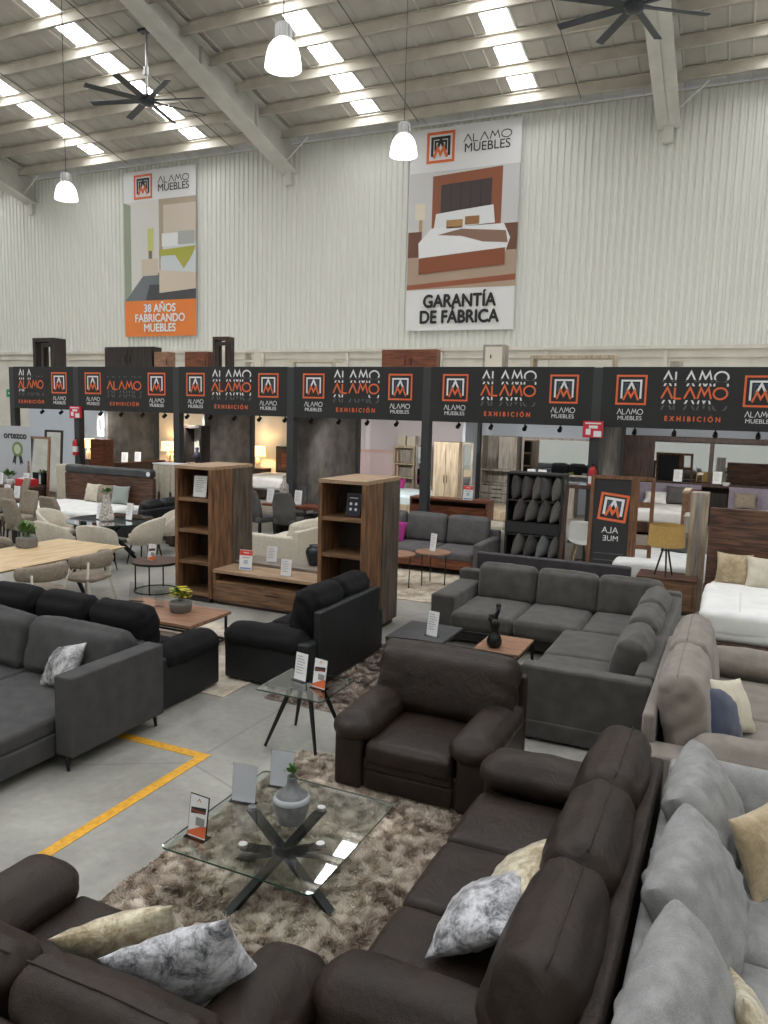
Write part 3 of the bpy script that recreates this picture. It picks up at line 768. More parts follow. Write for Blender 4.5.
for i, x in enumerate((.80, 1.66, 2.50)):
    mb = MB(); mb.pad((0, 0, .27), (.425, .15, .28), (.09, .13, .10), (0,.05,.02), wr=.010, M=T(-12, 0, 0, (x, .93, .42)), dens=.05, seed=66+i); mb.build('back_cushion', t, SEC)
for i, y in enumerate((.35, -.62, -1.62)):
    mb = MB(); mb.pad((0, 0, .26), (.46, .14, .27), (.09, .13, .10), (0,.05,.02), wr=.010, M=T(0, 0, -90, (2.80, y, .42)) @ T(-12), dens=.05, seed=70+i); mb.build('back_cushion', t, SEC)
for x, y in ((.1, .05), (.1, 1.2), (3.05, 1.2), (2.05, -2.6), (3.05, -2.6)):
    B('foot', t, DRK, (x-.03, x+.03, y-.03, y+.03, 0, .06))
# dark leather sofa, back to back with the sectional, faces +Y
padded_sofa('dark_leather_sofa', 'dark plum leather sofa showing its low back behind the slate sectional', 'sofa', (-2.40, 12.35, 0), 180, 2.72, 1.2, 3, DKL, DKL, foot=DRK, backz=.9, bframe=1.03, bt=.22, seam=False)

# grey sofa with magenta pillow
def box_sofa(name, label, loc, rz, W, D, n, m, base=None, backz=.95, armz=.62, aw=.18, seatz=.44, legs=BMET, curved=False, backm=None):
    t = thing(name, label, 'sofa', loc, rz)
    for s in (-1, 1):
        mb = MB(); mb.pad((s*(W/2-aw/2), D/2, (armz+.12)/2), (aw/2, D/2, (armz-.12)/2), .05, wr=.002, dens=.15); mb.build('arm', t, m)
    mb = MB(); mb.pad((0, D/2, .22), (W/2-aw, D/2-.02, .1), .02, wr=.001, dens=.4); mb.build('base_frame', t, base or m)
    mb = MB(); mb.pad((0, D-.07, (armz+.2)/2), (W/2-.01, .07, (armz+.1)/2-.03), .03, wr=.001, dens=.3); mb.build('back_frame', t, backm or m)
    w = (W-2*aw)/n
    for i in range(n):
        x = -(W/2-aw)+w*(i+.5)
        mb = MB(); mb.pad((x, D/2-.08, seatz-.07), (w/2-.004, D/2-.08, .08), .05, (0,0,.02), wr=.004, dens=.1, seed=i); mb.build('seat_cushion', t, m)
        mb = MB(); hh = (backz-seatz)/2+.02
        mb.pad((0, 0, hh), (w/2-.004, .11, hh), (.08,.1,.1), (0,.05,.02), wr=.008, M=T(-12,0,0,(x, D-.30, seatz-.02)), dens=.08, seed=i+5); mb.build('back_cushion', t, m)
    for x in (-1, 1):
        for y in (.08, D-.08): MB().cyl((x*(W/2-.08), y, .14), (x*(W/2-.05), y, 0), .02, .014, 8).build('leg', t, legs)
    return t
box_sofa('grey_sofa', 'mid grey sofa on dark base behind two round side tables', (-5.85, 13.85, 0), 0, 3.1, 1.35, 3, MID, CHE, backz=1.02, armz=.66)
throw('magenta velvet pillow half hidden behind the right bookcase tower', (-6.42, 14.45, .45), .48, .46, .16, PINK, rx=-20, ry=10, rz=15, seed=80)
box_sofa('beige_sofa', 'pale beige sofa standing behind the mid grey sofa', (-5.15, 16.3, 0), 180, 2.0, .85, 2, CRM, backz=.86, armz=.6)
box_sofa('cream_sofa', 'low cream sofa between the two bookcase towers', (-8.95, 13.98, 0), -90, 2.2, 1.2, 2, BEI, backz=.84, armz=.6)
throw('cream pillow lying at the open end of the low cream sofa', (-8.25, 13.35, .46), .5, .4, .16, CRM, rx=-30, rz=-80, seed=81)
throw('second cream pillow against the back of the low cream sofa', (-8.1, 14.4, .46), .6, .46, .2, CRM, rx=-20, rz=-85, seed=82)
box_sofa('black_daybed', 'low black leather sofa behind the round table chairs', (-12.9, 14.0, 0), -90, 1.6, .95, 2, BLKL, backz=.95, armz=.66)

# ================================================================== RUGS
def shag(name, label, x0, x1, y0, y1, n, ca, cb, seed=1, h=.045):
    rng = np.random.default_rng(seed)
    m = mat(name+'_yarn', ca, .95, kind='noise', scale=2.6, c2=cb, spec=.1)
    mb = MB(); mb.box(x0, x1, y0, y1, .001, .012)
    px = rng.uniform(x0, x1, n); py = rng.uniform(y0, y1, n)
    # locks: tufts lean toward shared directions
    fx = np.array([noise.noise(Vector((a*3.2, b*3.2, 0))) for a, b in zip(px, py)]); fy = np.array([noise.noise(Vector((a*3.2, b*3.2, 7))) for a, b in zip(px, py)])
    gx = np.array([noise.noise(Vector((a*13, b*13, 3))) for a, b in zip(px, py)]); gy = np.array([noise.noise(Vector((a*13, b*13, 9))) for a, b in zip(px, py)])
    dx = (fx*.8+gx*1.8)*.03 + rng.normal(0, .006, n); dy = (fy*.8+gy*1.8)*.03 + rng.normal(0, .006, n)
    hh = h*(.55+.45*rng.random(n)) + .02*gx
    a = rng.uniform(0, PI, n); wx = np.cos(a)*.0048; wy = np.sin(a)*.0048
    V = np.zeros((n, 6, 3))
    for k, (f, s) in enumerate(((0, 1.), (.55, .9), (1., .35))):
        cx = px+dx*f**1.5; cy = py+dy*f**1.5; cz = .006+np.maximum(.01, hh)*(f if f < 1 else .92)
        V[:, 2*k, 0] = cx-wx*s; V[:, 2*k, 1] = cy-wy*s; V[:, 2*k, 2] = cz
        V[:, 2*k+1, 0] = cx+wx*s; V[:, 2*k+1, 1] = cy+wy*s; V[:, 2*k+1, 2] = cz
    base = np.array([[0,1,3,2],[2,3,5,4]])
    F = (base[None]+(np.arange(n)*6)[:, None, None]).reshape(-1, 4)
    me = bpy.data.meshes.new(name)
    ov = np.array(mb.v); of = np.array(mb.f)
    verts = np.concatenate([V.reshape(-1, 3), ov]); faces = np.concatenate([F, of+n*6])
    me.vertices.add(len(verts)); me.vertices.foreach_set('co', verts.astype(np.float32).ravel())
    me.loops.add(faces.size); me.loops.foreach_set('vertex_index', faces.astype(np.int32).ravel())
    me.polygons.add(len(faces)); me.polygons.foreach_set('loop_start', np.arange(0, faces.size, 4, dtype=np.int32)); me.polygons.foreach_set('loop_total', np.full(len(faces), 4, dtype=np.int32))
    me.materials.append(m); me.update(); me.validate()
    o = bpy.data.objects.new(name, me); COL.objects.link(o)
    return tag(o, label, 'rug')
shag('shag_rug', 'deep pile mottled brown shag rug beneath the glass coffee table', -3.42, -1.2, 2.3, 5.82, 240000, (232,220,206), (172,156,142), 1, .036)
shag('brown_shag_rug', 'dark brown shag rug between black loveseat and slate sectional', -4.45, -1.9, 6.75, 9.15, 70000, (188,174,162), (136,122,114), 2, .032)
RUGL = mat('pale_patterned_rug', (206,196,180), .9, kind='velvet', scale=2.2, c2=(160,146,128))
tag(MB().box(-8.4, -4.85, 6.55, 8.9, .001, .012).build('flat_rug', None, RUGL), 'thin pale grey rug under the wooden coffee table', 'rug')
RUGM = mat('distressed_beige_rug', (208,198,180), .9, kind='velvet', scale=2.4, c2=(142,124,104))
tag(MB().box(-7.4, -4.2, 11.6, 13.9, .001, .012).build('flat_rug', None, RUGM), 'worn beige patterned rug under the two round side tables', 'rug')

# ================================================================== TABLES
def rrect(w, d, r, n=6):
    out = []
    for cx, cy, a in ((w/2-r, d/2-r, 0), (-w/2+r, d/2-r, 90), (-w/2+r, -d/2+r, 180), (w/2-r, -d/2+r, 270)):
        for i in range(n+1): out.append((cx+r*math.cos(R(a+90*i/n)), cy+r*math.sin(R(a+90*i/n))))
    return out
def glass_top(parent, w, d, z, th=.012, r=.04, m=GLS, cx=0, cy=0):
    mb = MB(); pl = [(x+cx, y+cy) for x, y in rrect(w, d, r)]; n = len(pl)
    vs = [(x, y, z) for x, y in pl] + [(x, y, z+th) for x, y in pl]
    mb.mat(m); mb.add(vs, [tuple(range(n, 2*n))])
    mb.mat(GEDGE); mb.add(vs, [(i, (i+1) % n, n+(i+1) % n, n+i) for i in range(n)])
    return mb.build('glass_top', parent)
t = thing('glass_coffee_table', 'rectangular clear glass coffee table on crossed black legs over the shag rug', 'coffee table', (-2.48, 4.0, 0), 0)
glass_top(t, 1.06, 1.14, .44)
for (x, y) in ((-.14, -.36), (.38, -.10), (-.40, .12), (.12, .40)):
    d = Vector((x, y, 0)); ang = math.atan2(y, x)
    mb = MB(); ln = math.hypot(x, y)
    Mx = Matrix.Rotation(ang, 4, 'Z')
    mb.add([(ln+.04,-.032,0),(ln+.10,-.032,0),(-ln*.8+.05,-.032,.43),(-ln*.8-.03,-.032,.43),(ln+.04,.032,0),(ln+.10,.032,0),(-ln*.8+.05,.032,.43),(-ln*.8-.03,.032,.43)],
           [(0,1,2,3),(7,6,5,4),(0,4,5,1),(1,5,6,2),(2,6,7,3),(3,7,4,0)], M=Mx)
    mb.build('leg', t, BMET, bevel=.004)
    MB().cyl(Mx @ Vector((-ln*.8, 0, .431)), Mx @ Vector((-ln*.8, 0, .457)), .028, n=18).build('suction_disc', t, CHR)
t = thing('glass_side_table', 'small square glass side table on splayed black legs beside the armchair', 'side table', (-3.52, 6.03, 0), 0)
glass_top(t, .70, .66, .545, r=.03)
for x in (-1, 1):
    for y in (-1, 1): MB().cyl((x*.10, y*.10, .54), (x*.27, y*.27, 0), .026, .014, 10).build('leg', t, BMET)
B('top_bracket', t, BMET, (-.13, .13, -.02, .02, .525, .543), (-.02, .02, -.13, .13, .525, .543))

def square_frame(t, x0, x1, y0, y1, z, r=.014, low=True):
    for x in (x0, x1):
        for y in (y0, y1): B('leg', t, BMET, (x-r, x+r, y-r, y+r, 0, z), bevel=0)
    bb = [(x0, x1, y-r, y+r, z-2*r, z) for y in (y0, y1)] + [(x-r, x+r, y0, y1, z-2*r, z) for x in (x0, x1)]
    if low: bb += [(x0, x1, y-r, y+r, .05, .05+2*r) for y in (y0, y1)] + [(x-r, x+r, y0, y1, .05, .05+2*r) for x in (x0, x1)]
    B('frame', t, BMET, *bb, bevel=0)
t = thing('wooden_coffee_table', 'low wooden coffee table on black frame between the black sofas', 'coffee table', (-6.72, 7.78, 0), 0)
B('table_top', t, CTB, (-.78, .78, -.42, .42, .40, .44)); square_frame(t, -.72, .72, -.38, .38, .40)
t = thing('nesting_coffee_table', 'black framed coffee table with one slate end and one wood end', 'coffee table', (-2.90, 8.62, 0), 0)
B('slate_top', t, mat('slate_top', (66,67,70), .5, kind='noise', scale=8, amt=.25), (-.80, -.10, -.42, .42, .40, .43)); B('wood_top', t, CTB, (.28, .82, -.34, .36, .40, .43))
square_frame(t, -.78, .80, -.40, .40, .40)
rt = None
for X, Y, Z, rr, lb in ((-5.42, 12.4, .62, .34, 'round wood topped side table half behind the right tower'), (-4.92, 12.92, .62, .32, 'round wood topped side table with white card on wire legs')):
    t = thing('round_side_table', lb, 'side table', (X, Y, 0), 0, 'round side tables before the grey sofa')
    MB().cyl((0,0,Z-.025), (0,0,Z), rr, n=36).build('table_top', t, CTB)
    for a in range(3): MB().tube([(rr*.8*math.cos(a*2.1), rr*.8*math.sin(a*2.1), Z-.02), (rr*.75*math.cos(a*2.1), rr*.75*math.sin(a*2.1), 0)], .011, 6).build('leg', t, BMET)
t = thing('round_side_table', 'dark round side table with orange and white card, left of the bookcase', 'side table', (-8.78, 10.0, 0), 0)
MB().cyl((0,0,.50), (0,0,.53), .40, n=40).build('table_top', t, mat('mahogany_brown_top', (100,78,70), .35, kind='wood', scale=3, c2=(76,58,52), stretch=(.8,6,8)))
MB().lathe([(.40,.49),(.41,.49),(.41,.525),(.40,.525)], 40, cap=False).build('rim', t, BMET)
for a in range(4): MB().tube([(.36*math.cos(a*PI/2+.4), .36*math.sin(a*PI/2+.4), .5), (.36*math.cos(a*PI/2+.4), .36*math.sin(a*PI/2+.4), 0)], .012, 6).build('leg', t, BMET)
MB().tube([(.36*math.cos(a*PI/12), .36*math.sin(a*PI/12), .02) for a in range(25)], .01, 6).build('foot_ring', t, BMET)

# pale oak dining table with curved chairs
t = thing('dining_table', 'long pale oak dining table with thin tapered edge and black legs', 'dining table', (-9.85, 7.85, 0), 0)
mb = MB(); mb.add([(-.68,-1.75,.74),(.68,-1.75,.74),(.68,1.75,.74),(-.68,1.75,.74),(-.74,-1.8,.78),(.74,-1.8,.78),(.74,1.8,.78),(-.74,1.8,.78)], [(3,2,1,0),(4,5,6,7),(0,1,5,4),(1,2,6,5),(2,3,7,6),(3,0,4,7)])
mb.build('table_top', t, OAK)
for y in (-1.1, 1.1):
    for s in (-1, 1): MB().cyl((s*.12, y, .74), (s*.45, y+.1*s, 0), .04, .03, 8).build('leg', t, BMET)
def curved_chair(label, loc, rz, m=TPC, leg=WMET, group='low curved dining chairs around the oak table', first=None):
    if first: return dup(first, label, loc, rz, group)
    t = thing('curved_dining_chair', label, 'chair', loc, rz, group)
    MB().pad((0, 0, .46), (.25, .25, .05), (.14,.14,.045), (0,0,.02), wr=.003, dens=.06).build('seat', t, m)
    mb = MB(); nn = 22; ring = []; K = 10
    for i in range(nn+1):
        a = R(-15) + R(210)*i/nn; ca, sa = math.cos(a), math.sin(a)
        z0 = .62+.02*sa; hh = (.085+.035*max(0, sa))*(1 if 0 < i < nn else .6); th = .04 if 0 < i < nn else .015
        ring.append([(ca*(.29+th*math.cos(k*2*PI/K)), sa*(.27+th*math.cos(k*2*PI/K)), z0+.09+hh*math.sin(k*2*PI/K)) for k in range(K)])
    vs = [p for r in ring for p in r]
    mb.add(vs, [(i*K+k, i*K+(k+1) % K, (i+1)*K+(k+1) % K, (i+1)*K+k)[::-1] for i in range(nn) for k in range(K)] + [tuple(range(K)), tuple(range(nn*K, nn*K+K))[::-1]], True)
    mb.build('backrest', t, m)
    for x in (-1, 1):
        MB().tube([(x*.25, .20, .72), (x*.22, .16, .45), (x*.27, .26, 0)], .015, 8).build('leg', t, leg)
        MB().tube([(x*.25, -.02, .62), (x*.2, -.18, .43), (x*.24, -.24, 0)], .015, 8).build('leg', t, leg)
    return t
c0 = curved_chair('taupe curved chair at the far end of the oak table nearside', (-8.9, 8.62, 0), -82)
c0.scale = (1.16, 1.16, 1.08)
curved_chair('taupe curved chair tucked under the oak table, nearest the camera', (-8.78, 7.62, 0), -95, first=c0)
curved_chair('taupe curved chair across the oak table behind the planter', (-10.9, 8.55, 0), 95, first=c0)
curved_chair('taupe curved chair across the oak table at left frame edge', (-10.92, 7.4, 0), 90, first=c0)

# round glass table with wing armchairs
t = thing('round_glass_table', 'round smoked glass dining table with crossed black legs', 'dining table', (-11.55, 11.85, 0), 0)
mb = MB(); mb.mat(GLSD).lathe([(.001,.775),(.88,.775)], 56, cap=False); mb.mat(GEDGE).lathe([(.88,.76),(.88,.775)], 56, cap=False); mb.build('glass_top', t)
for a in range(3):
    mb = MB(); an = a*PI/3+.3; mb.tube([(math.cos(an)*.5, math.sin(an)*.5, 0), (-math.cos(an)*.3, -math.sin(an)*.3, .755)], .035, 4); mb.tube([(-math.cos(an)*.5, -math.sin(an)*.5, 0), (math.cos(an)*.3, math.sin(an)*.3, .755)], .035, 4)
    mb.build('leg', t, BMET)
def wing_chair(label, loc, rz, first=None, m=BEI):
    g = 'cream wing back chairs around the round glass table'
    if first: return dup(first, label, loc, rz, g)
    t = thing('wing_back_chair', label, 'chair', loc, rz, g)
    MB().pad((0, -.02, .46), (.27, .27, .07), (.12,.12,.06), (0,0,.02), wr=.003, dens=.06).build('seat', t, m)
    mb = MB(); nn = 24; K = 12; ring = []
    for i in range(nn+1):
        a = R(-28) + R(236)*i/nn; ca, sa = math.cos(a), math.sin(a)
        top = .62 + .32*max(0, (sa+.25)/1.25)**.6; bot = .40
        th = .035
        sec = [(-th, bot), (-th, (bot+top)/2), (-th, top-.03), (-th*.6, top), (th*.6, top), (th, top-.03), (th, (bot+top)/2), (th, bot)]
        fl = .06*max(0, sa)
        ring.append([(ca*(.31+o+ (z-bot)*.10), sa*(.29+o+(z-bot)*(.12+fl)), z) for o, z in sec])
    K = 8; vs = [p for r in ring for p in r]
    mb.add(vs, [(i*K+k, i*K+(k+1) % K, (i+1)*K+(k+1) % K, (i+1)*K+k)[::-1] for i in range(nn) for k in range(K)] + [tuple(range(K)), tuple(range(nn*K, nn*K+K))[::-1]], True)
    mb.build('backrest', t, m)
    for x in (-1, 1):
        for y in (-1, 1): MB().cyl((x*.18, y*.18, .40), (x*.25, y*.25, 0), .018, .012, 8).build('leg', t, BMET)
    return t
w0 = wing_chair('cream wing back chair with its back to the camera, before the white cone vase', (-10.68, 10.6, 0), 200)
wing_chair('cream wing back chair seen from its side, right of the round glass table', (-10.6, 11.75, 0), -80, w0)
wing_chair('cream wing back chair behind the right side of the round table', (-11.0, 12.85, 0), -38, w0)
wing_chair('cream wing back chair left of the one before the cone vase', (-11.6, 10.5, 0), 172, w0)
wing_chair('cream wing back chair at the left side of the round glass table', (-12.7, 11.5, 0), 100, w0)

def tall_chair(label, loc, rz, m, first=None, g=None, name='tall_dining_chair', h=1.0, leg=DRK, taper=.04):
    if first: return dup(first, label, loc, rz, g)
    t = thing(name, label, 'chair', loc, rz, g)
    MB().pad((0, 0, .45), (.25, .25, .06), .04, (0,0,.015), wr=.002, dens=.08).build('seat', t, m)
    mb = MB(); n = 8; hw = .25
    rows = [(.40, .24, .22), (.6, .25, .24), (.8, .25+0, .28), (h-.03, .24-taper, .33), (h, .22-taper, .335)]
    vs = []
    for z, w, y in rows:
        for s in range(n+1):
            u = -1+2*s/n; vs.append((u*w, y-.03-.05*u*u, z))
        for s in range(n+1):
            u = 1-2*s/n; vs.append((u*w, y+.04-.05*u*u, z))
    K = 2*(n+1)
    mb.add(vs, [(i*K+k, i*K+(k+1) % K, (i+1)*K+(k+1) % K, (i+1)*K+k) for i in range(len(rows)-1) for k in range(K)] + [tuple(range(K))[::-1], tuple(range((len(rows)-1)*K, len(rows)*K))], True)
    mb.build('backrest', t, m)
    for x in (-1, 1):
        for y in (-1, 1): MB().cyl((x*.2, y*.2, .4), (x*.22, y*.23, 0), .022, .015, 8).build('leg', t, leg)
    return t
g = 'tall beige dining chairs at left'
a0_ = tall_chair('tall beige dining chair cut by the left edge, nearest of the tall ones', (-13.75, 11.55, 0), 170, TPC, None, g)
a0_.scale = (1.1, 1.1, 1.1)
tall_chair('tall beige chair right of the one at the left edge, back to camera', (-13.5, 12.3, 0), 178, TPC, a0_, g)
tall_chair('tall beige chair facing across the dark table, farther of two at left', (-15.5, 12.3, 0), 20, TPC, a0_, g)
tall_chair('tall beige chair with its pale back, behind the chairs at left', (-14.7, 12.25, 0), -5, TPC, a0_, g)
tall_chair('beige chair with a hanging price tag before the walnut headboard', (-17.3, 14.3, 0), -30, TPC, a0_, g)
t = thing('dark_dining_table', 'dark wood dining table among the tall beige chairs', 'dining table', (-15.3, 11.5, 0), 0)
B('table_top', t, DRK, (-1.0, 1.0, -.45, .45, .72, .77))
for x in (-.85, .85):
    for y in (-.4, .4): B('leg', t, DRK, (x-.04, x+.04, y-.04, y+.04, 0, .72))
g = 'dark grey chairs around the cherry dining table'
d0 = tall_chair('dark grey chair at left of the near side, beside the left tower', (-10.2, 15.2, 0), 165, MID, None, g, 'grey_dining_chair', 1.02, BMET, .06)
d0.scale = (1.15, 1.1, 1.2)
tall_chair('dark grey chair before the tall bottle vase, back to camera', (-9.42, 15.25, 0), 182, MID, d0, g)
tall_chair('dark grey chair behind the tall bottle vase', (-10.0, 16.28, 0), -10, MID, d0, g)
tall_chair('dark grey chair with ribbed back on the far side of the cherry table', (-9.15, 16.28, 0), 5, MID, d0, g)
t = thing('cherry_dining_table', 'reddish brown dining table between the dark grey chairs', 'dining table', (-9.2, 15.78, 0), 0)
B('table_top', t, CHE, (-1.15, 1.15, -.28, .28, .80, .86)); B('leg', t, BMET, (-.8, -.7, -.2, .2, 0, .8)); B('leg', t, BMET, (.7, .8, -.2, .2, 0, .8))
# ================================================================== CABINETS
def tower(loc, label, nsh, first=None, rz=0, front=WAL, side=WAL, top=None):
    g = 'bookcase towers of the media unit'
    if first: return dup(first, label, loc, rz, g)
    t = thing('bookcase_tower', label, 'bookcase', loc, rz, g)
    W, D, H = .72, .56, 2.18
    B('side_panel', t, side, (-W/2, -W/2+.06, 0, D, .08, H-.05), bevel=.003); B('side_panel', t, side, (W/2-.06, W/2, 0, D, .08, H-.05), bevel=.003)
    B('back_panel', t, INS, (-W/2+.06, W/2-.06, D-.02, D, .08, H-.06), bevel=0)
    B('top_panel', t, WALT, (-W/2-.0, W/2+.0, -.004, D, H-.05, H), bevel=.003)
    B('base_plinth', t, DRK, (-W/2+.05, W/2-.05, .04, D-.04, 0, .08), bevel=0)
    for i in range(nsh):
        z = .10+ (H-.16)*i/nsh
        B('shelf', t, WALH, (-W/2+.06, W/2-.06, .015, D-.02, z, z+.055), bevel=.002)
    return t
tL = tower((-7.81, 9.75, 0), 'left walnut bookcase tower with open shelves facing front', 4)
tL2 = tower((-7.81, 10.88, 0), 'grey brown tower backed onto the rear of the left bookcase', 4, rz=180, side=GWD, first=None)
tR = dup(tL, 'right walnut bookcase tower, nearest the camera', (-4.83, 9.15, 0), 0)
dup(tL2, 'grey brown tower backed onto the rear of the right bookcase', (-4.83, 10.30, 0), 180)
def console(name, label, loc, rz, W, D, H, m, mt, slot=True, nd=2, leg=.05, hm=BMET, ins=INS):
    t = thing(name, label, 'tv console', loc, rz)
    B('top_panel', t, mt, (-W/2, W/2, 0, D, H-.05, H)); B('side_panel', t, m, (-W/2, -W/2+.05, .004, D, leg, H-.05)); B('side_panel', t, m, (W/2-.05, W/2, .004, D, leg, H-.05))
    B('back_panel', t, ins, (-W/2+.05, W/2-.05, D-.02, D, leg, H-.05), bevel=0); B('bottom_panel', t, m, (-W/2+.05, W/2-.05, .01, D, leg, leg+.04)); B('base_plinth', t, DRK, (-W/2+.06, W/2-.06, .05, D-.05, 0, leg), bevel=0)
    zt = H-.05-(.13 if slot else 0)
    if slot: B('shelf', t, m, (-W/2+.05, W/2-.05, .01, D-.02, zt-.03, zt)); zt -= .03
    dw = (W-.1)/nd
    for i in range(nd):
        x = -W/2+.05+dw*i
        d = B('drawer', t, m, (x+.003, x+dw-.003, -.004, .02, leg+.045, zt-.004), bevel=.002)
        B('handle', d, hm, (x+dw/2-.12, x+dw/2+.12, -.016, -.004, (leg+.04+zt)/2+.03, (leg+.04+zt)/2+.045), bevel=0)
    return t
console('tv_console', 'long walnut TV console between the two bookcase towers', (-6.33, 9.78, 0), 0, 2.24, .58, .56, WALH, WALT, True, 1)
console('tv_console', 'grey topped console backing onto the walnut TV console', (-6.33, 10.98, 0), 180, 2.24, .58, .60, GWD, mat('grey_wood_top', (150,140,130), .5, kind='wood', scale=3, c2=(126,116,106), stretch=(.7,6,8)), True, 2)
console('tv_console', 'cherry brown console behind the grey sofa with a dark open bay', (-6.15, 17.0, .5), 0, 1.95, .5, .62, CHE, CHE, True, 2)
t = console('nightstand', 'walnut nightstand carrying the tripod lamp with ochre shade', (-.92, 12.95, 0), 0, .92, .62, .58, WALH, WALDH, False, 1)
t['category'] = 'nightstand'
t = console('tv_console', 'dark wood console behind the black daybed with a white card', (-11.5, 13.75, 0), -90, .7, .5, .72, WALD, WALDH, False, 2)
console('display_desk', 'dark wood desk with red box and plant at far left', (-18.9, 15.1, 0), 0, 2.3, .55, .78, WALD, WALDH, True, 3)

# acrylic card holders
def card(label, loc, rz, w=.16, h=.24, style='plain', group=None, name='card_holder'):
    t = thing(name, label, 'card holder', loc, rz, group)
    Mx = T(-8)
    mb = MB(); mb.box(-w/2-.006, w/2+.006, .003, .006, 0, h+.006, M=Mx); mb.box(-w/2-.01, w/2+.01, -.03, .05, 0, .003)
    mb.build('acrylic_stand', t, ACR)
    if style != 'clear':
        c = {'plain': PAP, 'back': PAP2, 'navy': NAVP, 'red': PAP, 'orange': PAP}[style]
        p = Print(); p.rect(-w/2, w/2, .004, h, c, 0)
        if style == 'plain':
            for k in range(7): p.rect(-w*.38, w*(.1+.26*((k*7) % 5)/5), h*(.86-.1*k), h*(.88-.1*k), GRP, 1, .0012)
        if style == 'red':
            p.rect(-w/2, w/2, h*.72, h*.98, mat('coral_print', (226,84,70), .5), 1, .0012); p.rect(-w*.2, w*.22, h*.84, h*.88, PAP, 2, .0012); p.rect(-w*.42, w*.42, h*.06, h*.12, mat('blue_print', (90,130,190), .5), 1, .0012)
            p.rect(-w*.16, w*.16, h*.3, h*.5, mat('pale_blue_print', (176,196,216), .5), 1, .0012); p.rect(-w*.3, w*.3, h*.6, h*.63, GRP, 1, .0012)
        if style == 'orange':
            p.stroke([(-w*.1,h*.86),(0,h*.93),(w*.1,h*.86)], .006, ORG, 1, d=.0012)
            p.poly([(-w*.42,h*.55),(w*.42,h*.62),(w*.42,h*.76),(-w*.42,h*.7)], INK, 1, .0012); p.rect(-w*.36, w*.36, h*.6, h*.66, mat('brown_print2', (142,74,50), .5), 2, .0012)
            p.poly([(-w/2,h*.04),(w/2,h*.04),(w/2,h*.34),(w*.2,h*.3),(-w/2,h*.12)], ORG, 1, .0012); p.rect(-w*.1, w*.4, h*.3, h*.5, mat('label_grey', (150,150,150), .5), 2, .0012)
        if style == 'navy':
            for a in (-.2, .2):
                for b in (.3, .55): p.poly([(w*a+.022*math.cos(q*PI/5), h*b+.022*math.sin(q*PI/5)) for q in range(10)], PAP, 1, .0012)
            p.rect(-w*.32, w*.32, h*.8, h*.84, PAP, 1, .0012)
        o = p.build('printed_card', t); o.rotation_euler = (R(-8), 0, 0)
        q = Print(); q.rect(-w/2, w/2, .004, h, PAP2, 0); o = q.build('card_back', t, loc=(0, .0015, 0)); o.rotation_euler = (R(-8), 0, 0)
    return t
card('clear card holder with orange and black flyer at left corner of glass coffee table', (-2.87, 3.60, .455), -4, .14, .26, 'orange')
card('left of two pale card holders at the far edge of the glass coffee table', (-2.87, 4.10, .455), 10, .17, .25, 'back')
card('right of two pale card holders behind the grey vase on the glass table', (-2.76, 4.40, .455), 10, .17, .25, 'back')
card('white price card standing on the small glass side table, left one', (-3.62, 6.08, .56), -12, .15, .26, 'plain')
card('orange and white flyer stand on the small glass side table, right one', (-3.36, 5.98, .56), -12, .15, .27, 'orange')
card('empty clear card holder on the wooden coffee table', (-7.35, 7.95, .44), 10, .2, .26, 'clear')
card('small clear card holder beside the yellow flower planter', (-6.9, 7.9, .44), 10, .12, .2, 'clear')
card('red and white flyer holder at left end of the walnut console', (-6.98, 10.0, .56), 10, .22, .32, 'red')
card('white price card at the middle of the walnut console', (-6.2, 9.95, .56), 5, .18, .26, 'plain')
card('white price card behind the flyer on the grey topped console', (-6.88, 10.6, .60), 10, .18, .26, 'plain')
card('navy card with four white dots beside the right bookcase tower', (-5.45, 10.25, .60), 8, .24, .34, 'navy')
card('white sheet holder on the top shelf of the left bookcase tower', (-7.78, 9.88, 1.68), 5, .24, .34, 'plain')
card('navy card on the top shelf of the right bookcase tower', (-4.76, 9.35, 1.68), 0, .20, .30, 'navy')
card('white card on the slate end of the nesting coffee table', (-3.22, 8.50, .43), -15, .16, .30, 'plain')
card('white card on the round side table before the grey sofa', (-4.95, 12.95, .62), -20, .14, .32, 'plain')
card('small flyer on the dark round table left of the bookcase', (-8.82, 9.92, .53), 0, .16, .28, 'orange')
card('red and white flyer on the cherry brown console', (-5.7, 17.1, 1.12), 0, .24, .34, 'red')
card('white card on the left of the cherry brown console', (-6.75, 17.15, 1.12), 0, .2, .26, 'plain')
card('left white card beside the cone vase on the round glass table', (-11.75, 11.7, .79), -10, .2, .30, 'plain')
card('right white card behind the cone vase on the round glass table', (-11.2, 11.95, .79), -10, .2, .34, 'plain')
card('white card on the cherry table left of the bottle vase', (-10.25, 15.7, .86), 0, .2, .34, 'plain')
card('white card on the cherry table right of the bottle vase', (-9.5, 15.75, .86), 0, .2, .34, 'plain')
card('white card on the dark console behind the black daybed', (-11.25, 13.75, .72), 0, .22, .34, 'plain')
card('white card standing left on the console by the walnut bed', (-16.75, 13.6, .72), 0, .22, .32, 'plain')
card('white card standing right on the console by the walnut bed', (-16.4, 13.6, .72), 0, .22, .30, 'plain')
t = console('nightstand', 'dark console left of the walnut bed with two white cards', (-16.6, 13.4, 0), 0, .9, .5, .72, WALD, WALDH, False, 1); t['category'] = 'console'

